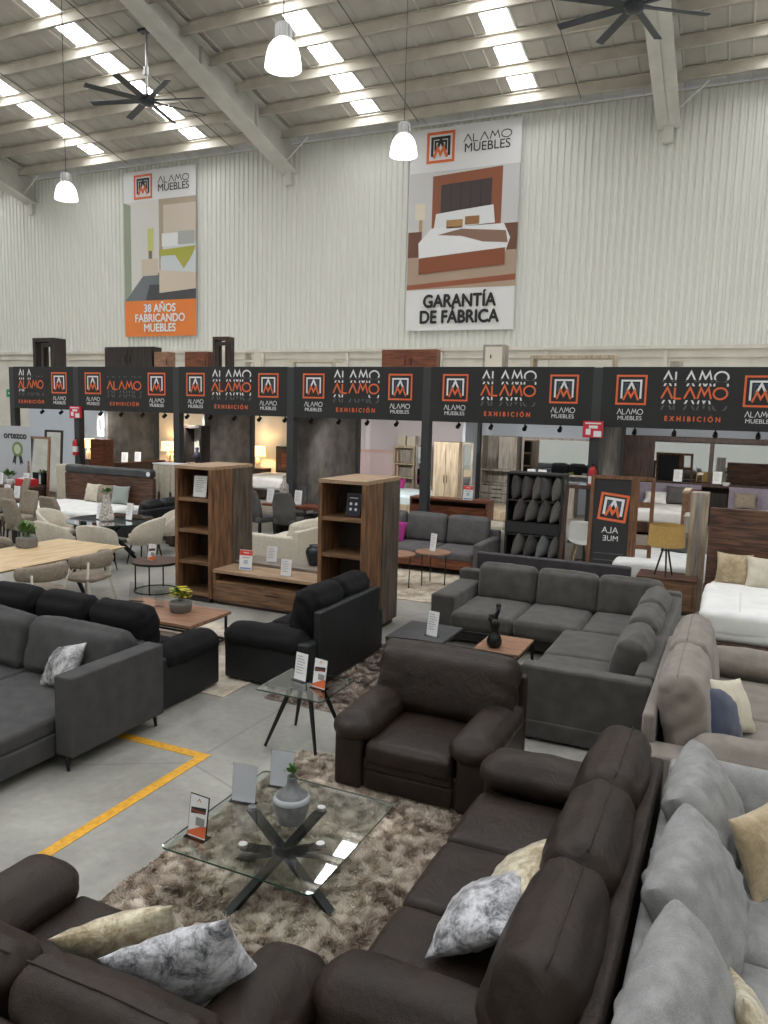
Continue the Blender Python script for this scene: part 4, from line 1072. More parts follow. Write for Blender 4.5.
# ================================================================== PLANTS, VASES
def leaves(mb, c, n, r, h, m, seed=0, size=.05, up=.6):
    rnd = random.Random(seed); mb.mat(m)
    for i in range(n):
        a = rnd.uniform(0, 2*PI); el = rnd.uniform(.2, 1.3)*up+.2; L = rnd.uniform(.5, 1)*r
        b = Vector(c)+Vector((rnd.uniform(-1,1), rnd.uniform(-1,1), 0))*r*.25
        d = Vector((math.cos(a)*math.cos(el), math.sin(a)*math.cos(el), math.sin(el)))
        p = b+d*L*.5+Vector((0,0,h*rnd.uniform(.2,1))); tip = p+d*size*2
        s = d.cross(Vector((0,0,1))).normalized()*size*.45; q = (p+tip)/2+Vector((0,0,size*.15))
        mb.add([p, q+s, tip, q-s], [(0,1,2,3)])
        mb.add([b, b+s*.1, p], [(0,1,2)])
def planter(label, loc, r=.13, h=.12, pot=PLNT, fl=None, n=90, lr=.14, lh=.1, sq=False, size=.04):
    t = thing('potted_plant', label, 'plant', loc)
    if sq: MB().pad((0,0,h/2), (r, r, h/2), .03, wr=0, dens=.1).build('pot', t, pot)
    else: MB().lathe([(r*.8,0),(r*.9,.01),(r,h*.8),(r,h),(r*.88,h),(r*.86,h-.02),(.001,h-.02)], 28).build('pot', t, pot)
    mb = MB(); leaves(mb, (0,0,h), n, lr, lh, LEAF, 3, size); mb.build('leaves', t)
    if fl:
        mb = MB(); rnd = random.Random(4)
        for i in range(70):
            a = rnd.uniform(0, 2*PI); q = rnd.uniform(0, lr*1.0)
            c = Vector((q*math.cos(a), q*math.sin(a), h+lh*rnd.uniform(.7, 1.9)))
            mb.mat(fl)
            for k in range(5):
                b = k*2*PI/5; e = Vector((math.cos(b), math.sin(b), .35))*.03; s = Vector((-math.sin(b), math.cos(b), 0))*.012
                mb.add([c, c+e*.6+s, c+e, c+e*.6-s], [(0,1,2,3)])
        mb.build('flowers', t)
    return t
planter('low grey concrete planter of yellow flowers on the wooden coffee table', (-6.50, 7.86, .44), .15, .13, PLNT, YEL, 90, .15, .10)
planter('square grey planter with green leaves on the oak dining table', (-10.35, 8.75, .78), .125, .17, PLNT, None, 120, .16, .16, True, .05)
planter('small green plant in white pot on the far dark wood desk', (-18.75, 15.35, .78), .09, .16, WPOT, None, 90, .2, .15, size=.06)
planter('dark green succulent in white bowl on the right wall unit', (-.25, 20.5, 1.55), .13, .09, WPOT, None, 110, .15, .12, size=.05)
t = thing('bottle_vase', 'grey ceramic vase with a green sprig on the glass coffee table', 'vase', (-2.44, 4.02, .453))
MB().lathe([(.05,0),(.085,.02),(.11,.09),(.12,.15),(.118,.17),(.105,.20),(.055,.235),(.035,.27),(.03,.31),(.034,.325),(.026,.32),(.024,.28),(.001,.27)], 36).build('body', t, CER)
MB().lathe([(.1185,.165),(.122,.17),(.109,.198),(.104,.2)], 36, cap=False).build('shoulder_reflection', t, mat('painted_reflection', (176,180,184), .3))['label'] = 'painted pale reflection around the shoulder'  # pale ring of colour imitating the reflection on the vase shoulder
mb = MB(); leaves(mb, (0,0,.31), 60, .05, .05, LEAF, 8, .018, 1.0); mb.build('sprig', t)
t = thing('ginger_jar', 'dark blue black vase on the grey topped console', 'vase', (-6.15, 10.75, .60))
MB().lathe([(.08,0),(.10,.02),(.13,.13),(.15,.22),(.13,.28),(.08,.31),(.09,.335),(.075,.33),(.001,.3)], 30).build('body', t, mat('dark_jar', (42,52,58), .25, kind='noise', scale=22, c2=(28,34,40), bump=.3))
t = thing('cone_vase', 'white lattice cone vase with leaves on the round glass table', 'vase', (-11.5, 11.65, .79))
MB().lathe([(.13,0),(.15,.03),(.15,.08),(.12,.2),(.09,.34),(.065,.46),(.055,.52),(.05,.52),(.001,.5)], 24).build('body', t, PCER)
mb = MB(); leaves(mb, (0,0,.5), 50, .12, .08, LEAF, 5, .05); mb.build('leaves', t)
t = thing('bottle_vase', 'tall patterned bottle vase standing on the cherry dining table', 'vase', (-9.85, 15.7, .86))
MB().lathe([(.09,0),(.11,.02),(.11,.40),(.10,.46),(.05,.52),(.035,.56),(.035,.66),(.045,.68),(.001,.67)], 24).build('body', t, PCER)
# figurine
t = thing('figurine', 'black abstract figurine on the wood end of the nesting table', 'figurine', (-2.42, 8.45, .43))
MB().lathe([(.06,0),(.085,.03),(.09,.08),(.065,.15),(.04,.2),(.055,.26),(.05,.31),(.03,.34)], 20).build('body', t, BRZ)
mb = MB(); mb.tube([(0,0,.3),(.01,0,.38),(.035,0,.43),(.03,0,.48)], [.035,.025,.02,.03], 10); mb.tube([(-.04,0,.28),(-.07,0,.33),(-.05,0,.36)], [.02,.022,.028], 10); mb.pad((.035,0,.50), (.03,.03,.028), .025, wr=0); mb.pad((-.05,0,.37), (.028,.026,.022), .02, wr=0)
mb.build('heads', t, BRZ)

# ================================================================== BEDS
def bed(label, loc, rz, W, L, hm, hh=1.3, ht=.08, duvet=WHT, base=None, mz=.58, planks=3, btop=.30, name='bed', quilt=True):
    # head at y=0 (world back), foot toward -Y
    t = thing(name, label, 'bed', loc, rz)
    if hm is not None:
        hb = B('headboard', t, hm, (-W/2-.04, W/2+.04, 0, ht, .1, hh), bevel=.01)
        mb = MB()
        for k in range(1, planks+1): mb.box(-W/2-.03, W/2+.03, -.004, .001, .1+(hh-.1)*k/(planks+1)-.004, .1+(hh-.1)*k/(planks+1)+.004)
        mb.build('board_gap', hb, DRK)
    B('base', t, base or hm, (-W/2, W/2, -L, -.002, .06, btop), bevel=.01)
    for x in (-1, 1): B('foot', t, DRK, (x*(W/2-.15)-.04, x*(W/2-.15)+.04, -L+.1, -L+.18, 0, .06))
    mb = MB(); mb.pad((0, -L/2, (mz+btop)/2), (W/2-.03, L/2-.03, (mz-btop)/2+.01), .10, (0,0,.02), wr=.004, dens=.12); mb.build('mattress', t, WHT)
    mb = MB(); mb.pad((0, -L/2-.18, mz-.13), (W/2+.02, L/2-.2, .16), .09, (0,0,.02), wr=.016, wf=2.5, dens=.07, seed=4)
    dv = mb.build('duvet', t, duvet)
    if quilt:
        mb = MB()
        for k in range(1, 4): mb.tube([(-W/2+W*k/4, -L*q/10-.1, mz+.052) for q in range(4, 10)], .006, 5)
        mb.build('quilt_seam', dv, duvet)
    return t
bed('white bed with walnut plank headboard at the right edge', (.62, 12.85, 0), 0, 1.85, 2.35, WALDH, 1.78, .10, base=WALD, mz=.66, planks=5)
throw('taupe pillow against the walnut plank headboard, left one', (.05, 12.62, .64), .52, .50, .2, CHAMP, rx=-14, rz=-4, seed=90)
throw('cream pillow overlapping the taupe one on the right white bed', (.5, 12.50, .64), .58, .50, .2, CRM, rx=-16, rz=-2, seed=91)
bed('walnut headboard bed behind the round glass table, at left', (-14.75, 15.0, 0), 0, 2.9, 2.0, WALDH, 1.30, .12, mz=.6, planks=3, base=WALD, quilt=False)
t = thing('bolster', 'long dark leather bolster lying along the left walnut headboard', 'bolster', (-14.75, 15.02, 1.30))
MB().pad((0, .05, .11), (1.46, .12, .11), .07, wr=.006, dens=.12).build('cushion', t, mat('grey_black_leather', (70,74,77), .4, kind='leather', scale=5, c2=(52,55,58), bump=.3))
MB().cyl((1.40, -.075, .11), (1.40, -.085, .11), .06, n=20).build('price_tag', t, PAP)
for i, (X, m, lb) in enumerate([(-15.05, CRM, 'cream pillow, leftmost of three on the left walnut bed'), (-14.6, TPC, 'taupe pillow, middle of three on the left walnut bed'), (-14.1, mat('sage_cloth', (150,156,152), .9), 'sage grey pillow, rightmost of three on the left walnut bed')]):
    throw(lb, (X, 14.72, .62), .52, .48, .2, m, rx=-14, rz=(-6, 3, 5)[i], seed=95+i)
bed('low white bed behind the nightstand with the tripod lamp', (-1.15, 15.9, 0), 0, 1.5, 2.0, None, duvet=WHT, base=WALD, mz=.6, quilt=False)
throw('grey pillow behind the tripod lamp on the low white bed', (-.98, 15.3, .62), .5, .42, .18, MID, rx=-20, seed=99)
throw('white pillow beside the grey one on the low white bed', (-.7, 15.45, .62), .5, .40, .18, WHT, rx=-35, seed=100)
t = thing('upholstered_panel', 'upright cream panel headboard seen edge on beside the nightstand', 'headboard', (-.52, 13.4, 0))
B('board', t, GOAK, (-.14, .13, 0, .34, 0, 1.95)); B('edge_strip', t, OAKV, (-.14, -.07, -.012, 0, 0, 1.95)); B('edge_strip', t, OAKV, (.06, .13, -.012, 0, 0, 1.95))

# tripod lamp
t = thing('tripod_lamp', 'tripod table lamp with ochre drum shade on the nightstand', 'table lamp', (-.97, 13.15, .58))
for a in range(3):
    an = a*2*PI/3+.5; MB().cyl((.03*math.cos(an), .03*math.sin(an), .50), (.16*math.cos(an), .16*math.sin(an), 0), .016, .014, 8).build('leg', t, DRK)
MB().cyl((0,0,.44), (0,0,.56), .035, .025, 12).build('socket', t, CHR)
MB().lathe([(.29,.50),(.27,.84)], 36, cap=False).build('lamp_shade', t, LSH2)
t.rotation_euler = (0,0,R(15))

# pillow rack
t = thing('pillow_rack', 'tall black open rack holding rows of grey sample pillows', 'rack', (-3.60, 14.9, 0))
B('side_panel', t, BOARD, (-.56, -.52, 0, .5, 0, 2.0)); B('side_panel', t, BOARD, (.52, .56, 0, .5, 0, 2.0))
B('back_panel', t, BOARD, (-.52, .52, .46, .5, 0, 2.0)); B('crossbar', t, BOARD, (-.52, .52, 0, .5, 1.96, 2.0))
for z in (.32, .78, 1.02, 1.46): B('shelf', t, BOARD, (-.52, .52, .0, .46, z-.03, z))
B('front_panel', t, BOARD, (-.52, .52, -.01, .02, .80, 1.0))
cols = [(84,76,78), (98,96,92), (80,80,80), (104,102,98), (72,70,70)]
rnd = random.Random(5)
rows = [(1.46, 5, 'top'), (1.02, 4, 'middle'), (.32, 4, 'lower')]
for z, n_, nm in rows:
    for i in range(n_):
        c = cols[(i+int(z*10)) % 5] if not (nm == 'lower' and i == 2) else (116,120,124)
        m = mat('sample_cloth_%d_%d_%d' % c, c, .8, kind='fabric', scale=12, amt=.25)
        pos = ['first', 'second', 'third', 'fourth', 'fifth'][i]
        o = throw('grey sample pillow, %s from the left in the %s row of the rack' % (pos, nm), (-3.60-.44+.98*(i+.4)/n_, 15.05, z+.005), .40, .48, .24, m, rx=0, ry=0, rz=90, seed=110+i, group='sample pillows on the rack', cat='sample pillow', n=12)
        o.rotation_euler = (Matrix.Rotation(R([0,4,10,-3,8][i] if nm == 'top' else 16), 4, 'Y') @ Matrix.Rotation(R(75), 4, 'Z')).to_euler()

# leaning mirrors
def lean_mirror(name, label, loc, W, H, rz, m=WALD, tilt=-9, glass=True):
    t = thing(name, label, 'mirror', loc, rot=(R(tilt), 0, R(rz)))
    f = .07
    B('frame', t, m, (-W/2, -W/2+f, 0, .05, 0, H), (W/2-f, W/2, 0, .05, 0, H), (-W/2+f, W/2-f, 0, .05, 0, f), (-W/2+f, W/2-f, 0, .05, H-f, H))
    if glass: B('mirror_glass', t, MIR, (-W/2+f, W/2-f, .02, .035, f, H-f), bevel=0)
    elif glass is False: B('panel', t, BOARD, (-W/2+f, W/2-f, .02, .035, f, H-f), bevel=0)
    return t
lean_mirror('easel_mirror', 'open wooden frame leaning between pillow rack and logo mirror', (-2.72, 14.6, .0), .60, 1.85, -4, glass=None)['category'] = 'frame'
t = lean_mirror('leaning_mirror', 'wood framed mirror with a painted reflection of an orange and white logo', (-2.02, 14.15, .05), .78, 2.05, 6, m=mat('tan_frame', (128,88,58), .5, kind='wood', scale=3, c2=(96,64,42), stretch=(6,6,.8)), glass=False)  # no mirror glass: the reflection is printed flat on a dark board
pr = Print(); logo(pr, .02, 1.48, .46, SORG, SWHT, SBLU, sw=.1, mirror=True); o = pr.build('painted_logo_reflection', t, loc=(0, .02, 0)); o.rotation_euler = (0, R(6), 0); o.location = (-.14, .018, 0)
text('ALA', .16, SWHT, (.0, .016, 1.05), t, 'painted_lettering_reflection', flip=True); text('MUE', .14, SWHT, (.02, .016, .90), t, 'painted_lettering_reflection', flip=True)
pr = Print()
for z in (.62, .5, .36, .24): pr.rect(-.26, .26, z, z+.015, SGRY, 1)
pr.build('painted_stripes_reflection', t, loc=(0, .02, 0))
t = lean_mirror('reflected_frame', 'narrow tan wood frame with cross rails standing for one reflected in the logo mirror', (-1.46, 14.2, .05), .34, 2.05, 6, m=MATS['tan_frame'], glass=None)  # solid frame modelled in place of a reflection in the logo mirror
t['category'] = 'frame'
B('cross_rail', t, MATS['tan_frame'], (-.12, .12, -.01, .03, 1.5, 1.6), (-.12, .12, -.01, .03, .75, .83))
# white shell chair
t = thing('shell_chair', 'white moulded shell chair on splayed wooden legs by the leaning mirrors', 'chair', (-2.72, 15.35, 0), 20)
mb = MB(); vs = []; n = 14
for j in range(n+1):
    s = j/n
    for i in range(n+1):
        u = -1+2*i/n
        if s < .5: y = -.22+.44*s*2; z = .62-.0*s+.05*u*u*(1)+.02*(1-s*2); w = .22+.02*math.sin(PI*s)
        else: q = (s-.5)*2; y = .22+.10*q; z = .62+.42*q; w = .24*(1-.25*q**3); z += .0; y -= .09*u*u
        vs.append((u*w, y, z))
fs = [(j*(n+1)+i, j*(n+1)+i+1, (j+1)*(n+1)+i+1, (j+1)*(n+1)+i) for j in range(n) for i in range(n)]
mb.add(vs, fs, True); o = mb.build('seat_shell', t, WPOT); sd = o.modifiers.new('Solidify', 'SOLIDIFY'); sd.thickness = .012
for x in (-1, 1):
    for y in (-1, 1): MB().cyl((x*.1, y*.1, .60), (x*.22, y*.2, 0), .017, .012, 8).build('leg', t, OAK)
MB().tube([(-.17,-.16,.3),(.17,.16,.3)], .008, 6).tube([(.17,-.16,.3),(-.17,.16,.3)], .008, 6).build('brace', t, BMET)

# ================================================================== LEFT FAR CORNER
t = thing('roll_up_banner', 'white roll up banner with green rosette at far left', 'banner', (-19.2, 15.95, 0))
B('sheet', t, PAP2, (-.75, .62, 0, .01, .15, 2.42), bevel=0); B('base_bar', t, CHR, (-.75, .62, -.08, .08, 0, .15))
pr = Print()
for k in range(8): pass
pr.poly([(.08+.22*math.cos(q*PI/12), 1.75+.22*math.sin(q*PI/12)) for q in range(24)], mat('rosette_green', (120,140,92), .5), 2); pr.poly([(.08+.14*math.cos(q*PI/12), 1.75+.14*math.sin(q*PI/12)) for q in range(24)], mat('rosette_pale', (196,204,176), .5), 3)
pr.poly([(-.06,1.6),(.04,1.56),(-.02,1.28),(-.08,1.36),(-.15,1.32)], NAVP, 1); pr.poly([(.22,1.6),(.12,1.56),(.18,1.28),(.24,1.36),(.31,1.32)], NAVP, 1); pr.build('rosette', t)
text('ortezco', .27, INK, (0, -.006, 2.14), t, bold=.01, sx=1.1)
t = lean_mirror('leaning_mirror', 'wide tan framed mirror standing beside the roll up banner', (-18.3, 15.85, 0), .85, 2.15, 0, m=CTB, tilt=-4)
t = lean_mirror('leaning_mirror', 'narrow dark framed mirror against the pale wall of the first booth', (-20.0, 17.9, 0), .78, 2.26, 0, m=DRK, tilt=-4)
t = thing('gift_box', 'red box with white top on the far left desk', 'box', (-18.2, 15.3, .78)); B('carton', t, REDP, (-.28, .28, 0, .3, 0, .19)); B('lid', t, PAP, (-.2, .2, .02, .26, .19, .21))
card('white card left of the small plant on the far left desk', (-19.1, 15.3, .78), 0, .24, .34, 'plain'); card('white card right of the small plant on the far left desk', (-18.42, 15.6, .78), 0, .24, .34, 'plain')
t = thing('exit_sign', 'small green and white exit plate on the lower white wall', 'sign', (-26.05, 21.40, 3.3)); B('plate', t, mat('exit_green', (40,150,100), .5), (-.12, .35, 0, .03, 0, .3)); B('arrow', t, PAP, (0, .2, -.004, 0, .12, .18), bevel=0)

# extinguishers and red plates
def exting(X, label, first=None):
    if first: return dup(first, label, (X, 16.3, 1.65), group='fire extinguishers on the booth posts')
    t = thing('fire_extinguisher', label, 'fire extinguisher', (X, 16.3, 1.65), 0, 'fire extinguishers on the booth posts')
    MB().lathe([(.08,0),(.085,.02),(.085,.36),(.06,.43),(.02,.46)], 18).build('cylinder', t, EXTR)
    MB().cyl((0,0,.46), (0,0,.52), .025, n=10).build('valve', t, BMET)
    MB().tube([(.02,0,.5),(.10,-.02,.48),(.12,-.02,.3),(.11,-.02,.1)], .012, 6).build('hose', t, BMET)
    MB().lathe([(.087,.1),(.087,.26)], 18, cap=False).build('paper_tag', t, PAP)
    B('bracket', t, BMET, (-.04, .04, .06, .12, .1, .3)); return t
e0 = exting(-17.2, 'red fire extinguisher on the post between first and second booths')
exting(-2.74, 'red fire extinguisher on the post left of the wall unit', e0)
for X, lb in ((-17.25, 'red and white safety plate on the post between first and second signs'), (-2.8, 'red and white safety plate on the post before the last sign')):
    t = thing('safety_sign', lb, 'sign', (X, 16.34, 2.70), 0, 'red safety plates on the booth posts')
    B('plate', t, SRED, (-.2, .2, 0, .08, 0, .34), bevel=0)
    pr = Print(); pr.rect(-.16, .16, .28, .31, PAP, 1); pr.rect(-.14, -.04, .06, .18, PAP, 1); pr.rect(.02, .18, .02, .14, PAP, 1); pr.rect(-.08, .1, .19, .25, PAP, 1); pr.build('symbols', t)

# ================================================================== BOOTH CONTENTS (on the platform, z=.5)
def lamp(label, loc, s=1., first=None):
    if first: return dup(first, label, loc)
    t = thing('table_lamp', label, 'table lamp', loc, 0, 'lit table lamps in the left booths')
    MB().lathe([(.09,0),(.10,.02),(.06,.06),(.09,.16),(.05,.28),(.02,.34)], 20).build('base', t, CRM)
    MB().cyl((0,0,.34), (0,0,.42), .012).build('stem', t, CHR)
    MB().lathe([(.25,.38),(.22,.68)], 30, cap=False).build('lamp_shade', t, LSH)
    return t
def bulb(loc, e=14):
    l = bpy.data.lights.new('lamp_bulb', 'POINT'); l.energy = e; l.color = (1, .72, .4); l.shadow_soft_size = .06
    o = bpy.data.objects.new('lamp_bulb', l); COL.objects.link(o); o.location = loc
l0 = lamp('lit table lamp beside the first slate partition, leftmost of three', (-20.0, 19.5, 1.27))
lamp('lit table lamp in the second booth near the post', (-17.42, 20.5, 1.25), 1, l0)
lamp('lit table lamp beside the dark headboard in the third booth', (-13.78, 20.4, 1.25), 1, l0)
for p in ((-20.0, 19.5, 1.80), (-17.42, 20.5, 1.78), (-13.78, 20.4, 1.78)): bulb(p)
def block(name, label, cat, loc, m, W, D, H, rz=0, doors=2, hm=BMET, top=None, rows=1):
    t = thing(name, label, cat, loc, rz)
    B('carcass', t, m, (-W/2, W/2, .01, D, 0, H)); 
    for r_ in range(rows):
        for i in range(doors):
            x = -W/2+W*i/doors; z0 = .05+(H-.08)*r_/rows; z1 = .05+(H-.08)*(r_+1)/rows
            d = B('door', t, m, (x+.008, x+W/doors-.008, -.008, .01, z0, z1-.01), bevel=.003)
            if rows == 1: B('handle', d, hm, (x+W/doors*(.88 if i % 2 == 0 else .1), x+W/doors*(.88 if i % 2 == 0 else .1)+.015, -.022, -.008, (z0+z1)/2-.1, (z0+z1)/2+.1), bevel=0)
            else: B('handle', d, hm, (x+W/doors*.35, x+W/doors*.65, -.022, -.008, (z0+z1)/2-.01, (z0+z1)/2+.012), bevel=0)
    if top: B('top_panel', t, top, (-W/2-.01, W/2+.01, -.01, D+.0, H, H+.03))
    return t
block('nightstand', 'dark nightstand under the leftmost lit lamp in the booths', 'nightstand', (-20.0, 19.3, 0), WALD, .7, .5, 1.24, top=WALD, rows=2, doors=1)
block('nightstand', 'dark nightstand under the lit lamp of the second booth', 'nightstand', (-17.4, 20.3, .5), WALD, .8, .5, .72, top=WALD, rows=2, doors=1)
block('nightstand', 'dark nightstand under the lit lamp of the third booth', 'nightstand', (-13.78, 20.2, .5), WALD, .6, .5, .72, top=WALD, rows=2, doors=1)
block('sideboard', 'dark sideboard along the slate partition of the second booth', 'sideboard', (-16.76, 18.6, .5), WALD, 1.9, .45, .86, rz=90, doors=3, top=WALDH)
block('tall_cabinet', 'reddish brown tall cabinet before the slate partition of the second booth', 'cabinet', (-17.0, 16.9, .5), CHE, .5, .4, 1.6, doors=1)
card('white card on the sideboard by the slate partition', (-16.9, 17.9, 1.39), 20, .2, .3, 'plain'); card('second white card on the sideboard by the slate partition', (-16.85, 18.4, 1.39), 20, .2, .3, 'plain')
t = thing('wall_poster', 'narrow white poster on the pale wall of the second booth', 'poster', (-17.5, 17.55, 2.15)); B('sheet', t, PAP, (-.14, .14, 0, .02, 0, .7)); B('print_block', t, GRP, (-.04, .04, -.004, 0, .2, .5), bevel=0)
t = thing('display_cabinet', 'dark framed cabinet with a dark blue vase at the third booth', 'cabinet', (-13.78, 17.2, .5))
B('frame', t, DRK, (-.3, -.24, 0, .4, 0, 2.1), (.24, .3, 0, .4, 0, 2.1), (-.24, .24, 0, .4, 2.02, 2.1), (-.28, .28, .38, .4, 0, .4)); B('shelf', t, OAKV, (-.24, .24, 0, .38, 1.0, 1.06), (-.24, .24, 0, .38, .5, .54))
B('back_panel', t, CRMW, (-.24, .24, .385, .395, .4, 2.02), bevel=0)
t = thing('ginger_jar', 'small dark blue jar inside the dark framed cabinet', 'vase', (-13.78, 17.4, 1.56)); MB().lathe([(.06,0),(.12,.1),(.13,.2),(.06,.3),(.04,.33),(.06,.42),(.001,.44)], 20).build('body', t, NAVP)
bed('dark framed bed under the lit lamp in the third booth', (-12.35, 20.75, .5), 0, 1.9, 2.2, DRK, 1.45, .1, duvet=WHT, base=DRK, mz=.62, planks=1)
t = thing('headboard_panel', 'lit gold inlay panel on the dark headboard of the third booth', 'panel', (-12.35, 20.70, 1.2)); B('frame', t, WALD, (-.9, .9, 0, .04, .0, .66)); B('inlay', t, CHE, (-.75, .75, -.01, 0, .1, .56))
t = thing('bed_frame_panel', 'pale pink framed headboard leaning in the fourth booth', 'headboard', (-9.8, 20.6, .5)); B('frame', t, mat('pink_oak', (214,180,170), .6), (-.75, -.67, 0, .06, 0, 1.5), (.67, .75, 0, .06, 0, 1.5), (-.67, .67, 0, .06, 1.42, 1.5)); B('padded_panel', t, mat('blush_pad', (216,196,198), .8), (-.67, .67, .01, .05, .2, 1.42))
bed('pale bed before the blush headboard in the fourth booth', (-8.0, 19.9, .5), 0, 2.0, 2.0, None, base=OAKV, mz=.5, duvet=mat('icy_bedding', (206,222,228), .8), quilt=False)
throw('small magenta pillow on the pale bed of the fourth booth', (-8.6, 19.5, 1.02), .5, .3, .16, PINK, rx=-30, seed=140)
t = thing('open_bookcase', 'bleached wood open bookcase at the back of the fourth booth', 'bookcase', (-8.8, 20.45, .5)); 
B('frame', t, OAKV, (-.34, -.28, 0, .35, 0, 1.65), (.28, .34, 0, .35, 0, 1.65), (-.28, .28, 0, .35, 1.6, 1.65)); B('back_panel', t, GOAK, (-.28, .28, .33, .35, 0, 1.6))
for z in (.3, .72, 1.12): B('shelf', t, OAKV, (-.28, .28, .0, .33, z, z+.04))
for i, X in enumerate((-8.95, -8.65)):
    t = thing('storage_box', ('left', 'right')[i] + ' pale box with dark oval on the bleached bookcase', 'box', (X, 20.6, 2.15)); B('carton', t, CRM, (-.13, .13, 0, .2, 0, .28)); B('lid', t, PNKW, (-.135, .135, -.005, .205, .28, .31))
def wall_mirror(label, loc, W, H, m, rz=0, mull=0):
    t = thing('wall_mirror', label, 'mirror', loc, rz)
    f = .05
    B('frame', t, m, (-W/2, -W/2+f, 0, .06, 0, H), (W/2-f, W/2, 0, .06, 0, H), (-W/2+f, W/2-f, 0, .06, 0, f), (-W/2+f, W/2-f, 0, .06, H-f, H), *([(-f, f, 0, .06, f, H-f)] if mull else []))
    if mull:
        B('mirror_glass', t, MIR, (-W/2+f, -f, .02, .04, f, H-f), bevel=0); B('mirror_glass', t, MIR, (f, W/2-f, .02, .04, f, H-f), bevel=0)
    else: B('mirror_glass', t, MIR, (-W/2+f, W/2-f, .02, .04, f, H-f), bevel=0)
    return t
wall_mirror('narrow mirror beside the bleached bookcase of the fourth booth', (-8.15, 20.4, .5), .5, 1.7, GOAK)
block('wardrobe', 'tall bleached oak wardrobe with two plain doors right of the fourth post', 'wardrobe', (-6.75, 18.4, .5), OAKV, .68, .55, 1.9, doors=2)
wall_mirror('narrow mirror door beside the bleached oak wardrobe', (-6.25, 18.6, .5), .3, 1.9, GOAK)
# white-wood bedroom wall in booth 5
t = thing('wardrobe_unit', 'greyed oak wall unit with upper doors, niche and three drawers', 'wardrobe', (-5.95, 20.35, .5))
B('carcass', t, GOAK, (-.5, -.45, 0, .5, 0, 2.05), (.45, .5, 0, .5, 0, 2.05), (-.45, .45, .46, .5, 0, 2.05), (-.45, .45, 0, .5, 1.1, 1.15), (-.45, .45, 0, .5, .72, .76))
for i in range(2): B('door', t, GOAK, (-.45+.45*i+.005, -.45*(1-i)+.45*i-.005+.0, -.012, .005, 1.16, 2.04), bevel=.004)
for i in range(3):
    d = B('drawer', t, GOAK, (-.44, .44, -.012, .01, .03+.23*i, .24+.23*i), bevel=.004); B('handle', d, BMET, (-.13, .13, -.03, -.012, .13+.23*i, .155+.23*i), bevel=0)
t = wall_mirror('wide wall mirror with greyed oak frame in the fifth booth', (-4.4, 20.5, 1.55), 1.9, 1.0, GOAK)
block('dresser', 'greyed oak dresser under the wide mirror of the fifth booth', 'dresser', (-4.6, 20.1, .5), GOAK, 1.6, .5, .85, doors=2, rows=3, top=GOAK)
card('left white card on the greyed oak dresser', (-5.0, 20.2, 1.38), 0, .22, .34, 'plain'); card('right white card on the greyed oak dresser', (-4.7, 20.2, 1.38), 0, .22, .34, 'plain')
block('low_platform', 'low bleached oak bed base on the floor of the fifth booth', 'bed base', (-5.1, 18.2, .5), OAKV, 1.6, 1.5, .28, doors=1)
block('tall_cabinet', 'greyed oak tall cabinet at the right of the wide mirror', 'cabinet', (-3.25, 20.3, .5), GOAK, .55, .5, 2.05, doors=1)
# booth 6 dark wall unit
t = thing('bedroom_unit', 'dark walnut bedroom wall unit with overhead doors behind the right bed', 'wardrobe', (-.62, 20.4, .5))
B('side_cabinet', t, WALD, (-2.15, -1.4, 0, .5, .95, 2.2)); B('side_cabinet', t, WALD, (1.4, 2.3, 0, .5, .95, 2.2)); B('top_rail', t, WALD, (-1.4, 1.4, 0, .5, 2.08, 2.2)); B('lower_rail', t, WALD, (-1.4, 1.4, 0, .5, 1.0, 1.1))
B('drawer_stack', t, WALD, (-2.15, -1.35, 0, .5, 0, .6)); B('drawer_stack', t, WALD, (1.35, 2.3, 0, .5, 0, .75)); B('back_panel', t, DRK, (-2.15, 2.3, .48, .52, 0, 1.0))
for z in (.2, .4): B('drawer_gap', t, INK, (-2.13, -1.37, -.004, 0, z, z+.02), bevel=0)
for x in (-1.775, 1.85): B('door_gap', t, INK, (x-.005, x+.005, -.004, 0, .97, 2.18), bevel=0)
B('mirror_frame', t, WALD, (-1.4, -1.32, -.03, .02, 1.1, 2.08), (-.05, .05, -.03, .02, 1.1, 2.08), (1.32, 1.4, -.03, .02, 1.1, 2.08))
B('mirror_glass', t, MIR, (-1.32, -.05, .0, .015, 1.12, 2.06), bevel=0); B('mirror_glass', t, MIR, (.05, 1.32, .0, .015, 1.12, 2.06), bevel=0)
card('left white card on the rail of the dark wall unit', (-1.35, 20.3, 1.6), 0, .2, .3, 'plain'); card('right white card on the rail of the dark wall unit', (-.45, 20.3, 1.6), 0, .2, .3, 'plain')
for X, lb in ((-1.5, 'white bed with grey throw, left one before the dark wall unit'), (.55, 'white bed, right one before the dark wall unit')):
    t = bed(lb, (X, 20.2, .5), 0, 1.35, 2.0, LILA, 1.05, .1, base=WALD, mz=.55, planks=0, quilt=False)
throw('grey pillow on the left bed before the dark wall unit', (-1.3, 19.9, 1.08), .55, .45, .2, MID, rx=-15, seed=150)
throw('white pillow lying on the left bed before the dark wall unit', (-1.8, 19.8, 1.08), .55, .4, .2, WHT, rx=-50, seed=151)
throw('dark red pillow between the two beds of the wall unit', (-.95, 19.95, 1.08), .4, .4, .2, mat('dark_red', (96,30,40), .8), rx=-15, seed=152)
throw('taupe pillow on the right bed before the dark wall unit', (.2, 19.9, 1.08), .5, .38, .18, TPC, rx=-15, seed=153)
t = thing('bed_headboard', 'tan wood headboard seen edge on, left of the plank headboard', 'headboard', (-.95, 17.0, .5)); B('board', t, CTB, (-.06, .06, 0, 1.1, 0, 1.12)); B('edge_cap', t, OAKV, (-.07, .07, 0, 1.1, 1.12, 1.15))
